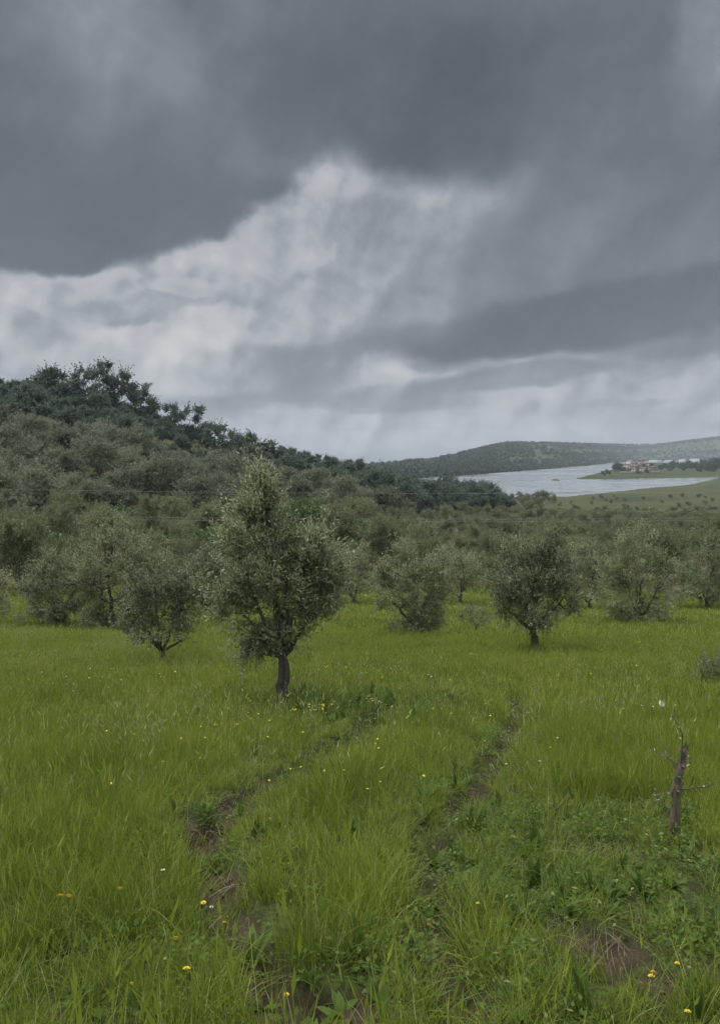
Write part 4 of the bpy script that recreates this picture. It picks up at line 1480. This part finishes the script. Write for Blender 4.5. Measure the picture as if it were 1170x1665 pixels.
def flower(name, label, px, row, h, rad, m=M_YEL, seed=0):
    rg = np.random.default_rng(seed)
    # ground point such that the head, h above the ground, is seen at the pixel
    d = pix_ray(px, row)
    ys = np.linspace(1.5, 12, 2000)
    g = ground(d.x / d.y * ys, ys) + h
    k = int(np.argmax(g >= EYE + d.z / d.y * ys))
    y = float(ys[k]); x = d.x / d.y * y
    z = float(ground(x, y))
    root = empty(name, (x, y, z))
    tag(root, label, 'flower', 'single flowers in the near grass')
    w = Wood()
    dx, dy = rg.normal(0, 0.012, 2)
    w.tube([(-dx, -dy, -0.02), (-dx * .2, -dy * .4, h * 0.5), (0, 0, h)], [0.0016, 0.0013, 0.0011], 5)
    new_mesh_obj('stem', w.arrays()[0], [w.arrays()[1]], M_STEM, root, True)
    v, f = petals(rad, 11, rad * 0.35, rg.normal(-0.5, 0.25), (0, 0, h))
    hd = new_mesh_obj('flower_head', v, [f], m, root)
    v, f = petals(rad * 0.42, 8, rad * 0.2, -0.4, (0, 0, h + 0.0035))
    new_mesh_obj('flower_centre', v, [f], M_YC, hd)


for i, (px, row, h, r, lab, m) in enumerate([
        (98, 1458, .22, .018, 'left one of the pair of yellow flowers in the grass at the far left', M_YEL),
        (112, 1459, .22, .019, 'right one of the pair of yellow flowers in the grass at the far left', M_YEL),
        (195, 1447, .24, .019, 'lone yellow flower in the tall grass right of the pair', M_YEL),
        (265, 1416, .22, .012, 'small pale flower in the grass above the lone yellow one', M_WHT),
        (331, 1469, .14, .014, 'left pale yellow flower over the bare brown soil of the rut', M_YEL),
        (344, 1476, .10, .011, 'small pale flower over the soil right beside its yellow neighbour', M_WHT),
        (368, 1492, .10, .009, 'upper tiny orange flower on the right edge of the bare soil', M_YEL),
        (365, 1502, .08, .015, 'lower orange flower on the right edge of the bare soil', M_YEL),
        (285, 1528, .20, .019, 'yellow flower in the grass below the bare soil patch', M_YEL),
        (268, 1562, .20, .009, 'tiny pale flower below and left of the yellow one under the soil patch', M_WHT),
        (303, 1578, .18, .016, 'flat yellow flower near the bottom left of the grass', M_YEL),
        (214, 1602, .18, .011, 'small yellow flower bud low at the bottom left', M_YEL),
        (465, 1620, .10, .014, 'orange flower by the muddy patch at the bottom centre', M_YEL),
        (697, 1505, .14, .013, 'yellow flower standing in the right-hand rut', M_YEL),
        (1058, 1590, .14, .014, 'taller of two yellow flowers low at the right below the dock leaves', M_YEL),
        (1061, 1582, .16, .011, 'shorter small yellow flower touching its neighbour low at the right', M_YEL),
        (1100, 1568, .14, .011, 'small yellow flower just left of the bare patch near the right edge', M_YEL),
        (1120, 1575, .14, .010, 'pale flower close to the right edge above the bottom corner', M_WHT),
        (1117, 1648, .12, .013, 'yellow flower at the bottom right corner', M_YEL),
        (776, 1470, .16, .009, 'tiny yellow flower right of the right-hand rut', M_YEL),
        (858, 1160, .34, .034, 'pale round seed head beside the far end of the right-hand rut', M_WHT)]):
    flower('meadow_flower', lab, px, row, h, r * 0.85, m, 200 + i)

# many small flowers further out: one mesh each, copies share it
def tiny(m, rad, h, name):
    w = Wood()
    w.tube([(0, 0, 0), (0.01, 0, h)], [0.0022, 0.0018], 3)
    sv, sf = w.arrays()
    v, f = petals(rad, 6, rad * 0.5, -0.35, (0.01, 0, h))
    me = new_mesh_obj(name, np.concatenate([sv, v]), [sf, f + len(sv)], M_STEM, link=False)
    me.data.materials.append(m)
    mi = np.zeros(len(me.data.polygons), np.int32); mi[len(sf):] = 1
    me.data.polygons.foreach_set('material_index', mi)
    return me


ty = tiny(M_YEL, 0.011, 0.24, 'yellow_flower'); tw = tiny(M_WHT, 0.011, 0.22, 'white_flower')
rgf = np.random.default_rng(91)
cl = [(510, 1162, 40, 14, 26, 0), (575, 1150, 50, 12, 14, 1), (430, 1165, 60, 30, 20, 0), (380, 1220, 90, 40, 14, 0), (560, 1090, 70, 14, 24, 0),
      (690, 1165, 50, 16, 16, 0), (800, 1170, 40, 12, 8, 0), (150, 1110, 130, 25, 22, 1), (960, 1085, 120, 30, 22, 0), (1080, 1050, 80, 20, 16, 0),
      (640, 1100, 80, 20, 18, 1), (1020, 1160, 60, 30, 10, 1), (560, 1300, 120, 60, 12, 0), (200, 1250, 120, 70, 12, 0), (265, 1100, 30, 8, 8, 1),
      (620, 1235, 20, 10, 6, 0), (750, 1100, 120, 20, 16, 0), (900, 1240, 120, 60, 8, 1)]
WHERE = ['right of the tallest olive trunk', 'in the dark clover patch', 'below the tallest olive trunk', 'left of the long rut', 'behind the tallest olive trunk',
         'around the far end of the left rut', 'left of the far end of the right rut', 'far left before the olives', 'right of the leaning olive',
         'before the dark right olive', 'mid meadow between the olives', 'left of the dead sapling', 'between the two ruts', 'in the left tall grass',
         'at the foot of the small olive', 'in a clump between the ruts', 'before the leaning olive', 'right of the right rut']
for (cx, cy, sx, sy, n, wh), where in zip(cl, WHERE):
    for _ in range(int(n * 0.7)):
        px, row = cx + rgf.normal(0, sx * .6), cy + rgf.normal(0, sy * .6)
        if not (5 < px < 1165 and 1040 < row < 1400):
            continue
        x, y, z = hit(px, row + 18)
        w_ = wh and rgf.random() < 0.7
        o = (tw if w_ else ty).copy()
        COL.objects.link(o)
        s = rgf.uniform(0.75, 1.25) * (1 + 0.5 * float(sstep(7, 14, y)))
        o.location = (x, y, z); o.scale = (s, s, rgf.uniform(0.8, 1.15)); o.rotation_euler = (0, 0, rgf.random() * 6.28)
        if w_:
            tag(o, 'tiny white flower in the grass ' + where, 'flower', 'small white flowers ' + where)
        else:
            tag(o, 'tiny yellow flower in the grass ' + where, 'flower', 'small yellow flowers ' + where)

# ------------------------------------------------------------------ village over the water
M_WALLS = {'white': simple('white_render', (0.60, 0.57, 0.53), 0.85, 0.08, 0.3), 'pink': simple('pink_render', (0.36, 0.27, 0.23), 0.85, 0.1, 0.3),
           'cream': simple('cream_render', (0.50, 0.43, 0.35), 0.85, 0.08, 0.3), 'stone': simple('rubble_stone', (0.22, 0.20, 0.17), 0.9, 0.2, 0.8)}
M_ROOFS = {'red': simple('red_tiles', (0.17, 0.115, 0.095), 0.85, 0.2, 0.6), 'brown': simple('brown_tiles', (0.16, 0.10, 0.08), 0.85, 0.2, 0.6),
           'pale': simple('pale_sheet_roof', (0.55, 0.56, 0.55), 0.5, 0.05, 0.2)}
M_WIN = simple('dark_window', (0.02, 0.025, 0.03), 0.3, 0.1, 1, 0.5)


def box(v, f, x0, x1, y0, y1, z0, z1):
    o = len(v)
    v += [(x0, y0, z0), (x1, y0, z0), (x1, y1, z0), (x0, y1, z0), (x0, y0, z1), (x1, y0, z1), (x1, y1, z1), (x0, y1, z1)]
    f += [(o, o + 3, o + 2, o + 1), (o + 4, o + 5, o + 6, o + 7), (o, o + 1, o + 5, o + 4), (o + 1, o + 2, o + 6, o + 5),
          (o + 2, o + 3, o + 7, o + 6), (o + 3, o, o + 4, o + 7)]


def house(label, px, row, wpx, hpx, wall, roof, rz=0.0, storeys=2, chimney=True, name='village_house', depth=None, cat='house', group='houses of the village by the lake'):
    if depth:
        d = pix_ray(px, row); y = depth; x = d.x / d.y * y; z = float(ground(x, y))
    else:
        x, y, z = hit(px, row, lo=300, hi=5200)
    w = wpx / FPX * y; h = hpx / FPX * y
    dp = max(w * 0.7, 5)
    root = empty(name, (x, y, z), rz)
    tag(root, label, cat, group)
    hw = h * (0.68 if roof != 'pale' else 0.8)
    v, f = [], []
    box(v, f, -w / 2, w / 2, -dp / 2, dp / 2, -1.0, hw)
    new_mesh_obj('wall', v, [np.array(f)], M_WALLS[wall], root)
    e = 0.4
    zr, zt = hw + 0.003, h
    v = [(-w / 2 - e, -dp / 2 - e, zr), (w / 2 + e, -dp / 2 - e, zr), (w / 2 + e, dp / 2 + e, zr), (-w / 2 - e, dp / 2 + e, zr), (-w / 2 - e, 0, zt), (w / 2 + e, 0, zt)]
    rf = new_mesh_obj('roof', v, [np.array([(0, 1, 5, 4), (2, 3, 4, 5), (3, 2, 1, 0)]), np.array([(1, 2, 5), (3, 0, 4)])], M_ROOFS[roof], root)
    if chimney:
        v, f = [], []
        box(v, f, w * 0.2, w * 0.2 + 0.7, -0.35, 0.35, hw + 0.4, h + 0.8)
        new_mesh_obj('chimney', v, [np.array(f)], M_WALLS[wall], rf)
    nw = max(2, int(w / 3.2))
    for st in range(storeys):
        for i in range(nw):
            cx = -w / 2 + w * (i + 0.5) / nw
            zc = hw * (st + 0.55) / storeys
            v, f = [], []
            if st == 0 and i == nw // 2:
                box(v, f, cx - 0.6, cx + 0.6, -dp / 2 - 0.06, -dp / 2 + 0.1, 0.0, min(2.2, hw * .8))
                new_mesh_obj('door', v, [np.array(f)], M_ROOFS['brown'], root)
            else:
                box(v, f, cx - 0.5, cx + 0.5, -dp / 2 - 0.05, -dp / 2 + 0.1, zc - 0.6, zc + 0.6)
                new_mesh_obj('window', v, [np.array(f)], M_WIN, root)


house('small white house at the left end of the village on the point', 1016, 762, 11, 8, 'white', 'brown', 0.2)
house('house with red tiled roof in the middle of the lakeside village', 1030, 760, 10, 9, 'pink', 'red', -0.3)
house('tallest pinkish house rising at the top of the village', 1041, 758, 8, 12, 'pink', 'red', 0.1, 3)
house('cream house right of the tallest village house', 1053, 760, 10, 8, 'cream', 'brown', -0.1)
house('white waterside house in the front row of the village', 1029, 767, 9, 6, 'white', 'red', 0.15)
house('wide pink house in the front row right of the white waterside one', 1045, 767, 12, 7, 'cream', 'red', -0.2)
house('small stone house at the right end of the village front row', 1059, 766, 10, 8, 'stone', 'brown', 0.3)
house('pale gabled house behind the village left end', 1023, 756, 9, 8, 'white', 'red', 0.4)
house('long shed with bright pale roof just right of the village', 1064, 754, 17, 5, 'white', 'pale', 0, 1, False, 'long_shed', 1600, 'shed', 'pale-roofed sheds behind the village')
house('second pale-roofed shed right of the village half hidden by trees', 1087, 753, 13, 5, 'white', 'pale', 0.1, 1, False, 'long_shed', 1600, 'shed', 'pale-roofed sheds behind the village')
house('third pale-roofed shed, the smallest, further right among dark trees', 1108, 753, 9, 6, 'white', 'pale', 0, 1, False, 'long_shed', 1620, 'shed', 'pale-roofed sheds behind the village')
house('rightmost long pale-roofed shed above the trees of the point', 1128, 752, 13, 7, 'white', 'pale', -0.1, 1, False, 'long_shed', 1640, 'shed', 'pale-roofed sheds behind the village')
house('larger pale farmhouse high on the far hill across the lake', 816, 738, 7, 5, 'stone', 'brown', 0.1, 2, True, 'farmhouse', None, 'house', 'houses on the far hill')
house('small pale outbuilding left of the farmhouse on the far hill', 808, 739, 4, 4, 'stone', 'brown', 0.1, 1, False, 'farmhouse', None, 'house', 'houses on the far hill')
house('white cottage near the far shore in the middle of the lake', 926, 754, 5, 4, 'white', 'brown', 0.1, 1, False, 'farmhouse', None, 'house', 'houses on the far hill')

for lab, px, row, wpx in [('low pale retaining wall along the shore left of the village', 1018, 770, 22), ('low pale garden wall along the shore right of the village', 1062, 769, 20)]:
    x, y, z = hit(px, row, lo=300)
    w = wpx / FPX * y
    v, f = [], []
    n = 8
    for i in range(n):
        box(v, f, -w / 2 + w * i / n + 0.02, -w / 2 + w * (i + 1) / n - 0.02, -0.3, 0.3, -1, 2.4 + 0.15 * (i % 2))
    o = new_mesh_obj('shore_wall', v, [np.array(f)], M_WALLS['stone'])
    o.location = (x, y, z)
    tag(o, lab, 'wall')

# trees on the point around the village
for px, row, s in ([(1004, 764, 1.3), (1010, 766, 1.1), (999, 765, 1.0), (1072, 764, 1.0), (1079, 762, 1.1), (1085, 764, 1.0), (1094, 760, 1.2), (1101, 761, 1.2),
                    (1110, 762, 1.0), (1117, 761, 1.3), (1124, 762, 1.1), (1133, 762, 1.1), (1142, 760, 1.7), (1148, 763, 1.8), (1156, 762, 1.9), (1164, 763, 2.0),
                    (1172, 762, 2.0), (1090, 766, 1.2), (1112, 767, 1.1), (1136, 767, 1.2), (1160, 767, 1.3), (1050, 769, .6), (1037, 765, .7), (1023, 768, .5), (1048, 762, .8), (1060, 762, 1.0), (1150, 766, 1.4), (1036, 771, .6), (1180, 764, 2.0)]):
    x, y, z = hit(px, row, lo=300)
    plant(P_DARK, 'dark_tree', 'dark tree on the low point of land around the lake village', 'tree', 'trees on the point by the village', x, y, s * rgp.uniform(.85, 1.1), rgp)
for px, row, s in [(978, 772, .5), (986, 770, .6), (990, 771, .45), (982, 774, .35)]:
    x, y, z = hit(px, row, lo=300)
    plant(P_DARK, 'shore_bush', 'small bush near the tip of the point left of the village', 'bush', 'bushes on the tip of the point', x, y, s, rgp)

# islet in the lake, mooring post, mud bars
def islet(px, row, wpx, h, d_m):
    y = rows_to_depth(row); x = (px - 585) / FPX * y
    w = wpx / FPX * y / 2
    n = 18
    a = np.arange(n) / n * 6.283
    v = []
    for k, (r, z) in enumerate([(1.0, -0.6), (0.85, 0.25 * h), (0.5, h * .85)]):
        j = 1 + 0.2 * (fbm(a * 1.3 + k, a * 0 + px, 2, 5) - .5)
        v += [(math.cos(q) * w * r * jj, math.sin(q) * d_m * r * jj, z) for q, jj in zip(a, j)]
    v.append((0, 0, h))
    q = [(k * n + i, k * n + (i + 1) % n, (k + 1) * n + (i + 1) % n, (k + 1) * n + i) for k in range(2) for i in range(n)]
    t = [(2 * n + i, 2 * n + (i + 1) % n, 3 * n) for i in range(n)]
    o = new_mesh_obj('islet', v, [np.array(q), np.array(t)], simple('muddy_bank', (0.075, 0.075, 0.05), 0.9, 0.3, 0.5), smooth=True)
    o.location = (x, y, LAKE + EYE)
    tag(o, kind='structure')


islet(903, 781, 13, 1.6, 8)
islet(925, 801.5, 46, 0.35, 2.5)
islet(955, 800, 30, 0.3, 2.0)
islet(880, 803.5, 22, 0.3, 2.0)
y = rows_to_depth(797.0); x = (911 - 585) / FPX * y
w = Wood(); w.tube([(0, 0, -1), (0.05, 0, 2.5), (0, 0, 6.2)], [0.16, 0.14, 0.11], 8)
w.tube([(-0.35, 0, 5.6), (0.35, 0, 5.6)], [0.05, 0.05], 6)
o = new_mesh_obj('mooring_post', w.arrays()[0], [w.arrays()[1]], simple('weathered_wood', (0.17, 0.16, 0.14)))
o.location = (x, y, LAKE + EYE)
tag(o, 'thin pale wooden post standing in the shallow water of the lake', 'post')

# overhead wires crossing in front of the hillside
M_WIRE = simple('cable', (0.26, 0.26, 0.25), 0.6)
for lab, r0, r1, dep in [('upper single overhead wire crossing in front of the hillside', 795, 800, 72),
                         ('middle overhead wire, upper of the close pair below the single one', 837, 842, 70),
                         ('lowest overhead wire of the close pair crossing the hill foot', 841.5, 846, 71)]:
    pts = []
    for t in np.linspace(-0.35, 1.35, 40):
        px = 1170 * t; row = r0 + (r1 - r0) * t
        y = dep + 10 * t
        pts.append(((px - 585) / FPX * y, y, EYE - (row - HZ) / FPX * y - 0.9 * (1 - (2 * t - 1) ** 2) * 0.3))
    w = Wood(); w.tube(pts, [0.0105] * 40, 5)
    o = new_mesh_obj('overhead_wire', w.arrays()[0], [w.arrays()[1]], M_WIRE, smooth=True)
    tag(o, lab, 'wire', 'overhead wires')


# ------------------------------------------------------------------ labels that single out each planted tree
ORD = ['leftmost', 'second from left', 'third from left', 'fourth from left', 'fifth from left', 'sixth from left', 'seventh from left',
       'eighth from left', 'ninth from left', 'tenth from left', 'eleventh from left', 'twelfth from left']
HPOS = [(-999, 60, 'at the far left edge'), (60, 120, 'above the low left bush'), (120, 180, 'above the big left bush'), (180, 300, 'above the small near olive'), (300, 400, 'just left of the tallest olive'),
        (400, 500, 'behind the tallest olive'), (500, 600, 'right of the tallest olive'), (600, 700, 'above the pale bushy olive'), (700, 800, 'left of the leaning olive'),
        (800, 900, 'above the leaning olive'), (900, 1010, 'between leaning and dark olives'), (1010, 1090, 'above the dark right olive'), (1090, 1999, 'at the far right edge')]
PHR = {'dark trees on the upper hill': ('dark wood tree', [(0, 'upper hill')]),
       'olive trees on the hillside': ('grey olive', [(0, 'high on the slope'), (745, 'mid slope'), (800, 'low on the slope')]),
       'olive trees at the foot of the hill': ('olive', [(0, 'hill foot, back row'), (900, 'hill foot, front row')]),
       'olive trees on the plain': ('rounded olive', [(0, 'far plain'), (870, 'mid plain'), (915, 'near plain')]),
       'low shrubs on the plain': ('low shrub', [(0, 'far plain'), (855, 'mid plain'), (895, 'near plain')]),
       'green bushes between the olives': ('fresh green bush', [(0, 'among olives')]),
       'low shrubs on the clearing': ('low shrub', [(0, 'green hill clearing')]),
       'dark trees in front of the lake': ('dark clump tree', [(0, 'back row'), (833, 'front row')]),
       'trees on the point by the village': ('dark tree', [(0, 'on the village point, back'), (764.5, 'on the village point, front')]),
       'thin bushes in front of the water': ('thin bush', [(0, 'against bright water')]),
       'bushes on the tip of the point': ('small bush', [(0, 'on the tip of the point')])}
bins = {}
for root, px, row, s, group in REG:
    if group not in PHR or not (-25 < px < 1195):
        continue
    word, bands = PHR[group]
    band = [b for lim, b in bands if row >= lim][-1]
    if word == 'dark wood tree':
        band = 'on the skyline' if 'skyline of' in root['label'] else ('low hill end' if 'low end' in root['label'] else 'under the skyline')
    hp = [t for a, b, t in HPOS if a <= px < b][0]
    if group in ('dark trees in front of the lake', 'trees on the point by the village', 'thin bushes in front of the water', 'bushes on the tip of the point'):
        hp = ''
    bins.setdefault((group, word, band, hp), []).append((px, root))
for (group, word, band, hp), lst in bins.items():
    lst.sort(key=lambda q: q[0])
    for i, (px, root) in enumerate(lst):
        o_ = ORD[i] if i < len(ORD) else 'number %d from left' % (i + 1)
        body = ('%s, %s %s' % (word, band, hp)).strip()
        root['label'] = ('the ' + body if len(lst) == 1 else o_ + ' ' + body)

# ------------------------------------------------------------------ the air
def build_haze():
    x0, x1, y0, y1, z0, z1 = -6300, 6300, -6300, 6300, -420.0, 190.0
    v = [(x, y, z) for z in (z0, z1) for y in (y0, y1) for x in (x0, x1)]
    f = [(0, 2, 3, 1), (4, 5, 7, 6), (0, 1, 5, 4), (2, 6, 7, 3), (0, 4, 6, 2), (1, 3, 7, 5)]
    m = bpy.data.materials.new('air')
    m.use_nodes = True
    t = m.node_tree
    t.nodes.clear()
    pv = N(t, 'ShaderNodeVolumePrincipled')
    pv.inputs['Color'].default_value = (0.80, 0.90, 1.0, 1)
    pv.inputs['Density'].default_value = HAZE
    pv.inputs['Anisotropy'].default_value = 0.2
    o = N(t, 'ShaderNodeOutputMaterial')
    t.links.new(pv.outputs[0], o.inputs['Volume'])
    b = new_mesh_obj('haze', v, [np.array(f)], m)
    tag(b, kind='stuff')


HAZE = 0.00012
build_haze()
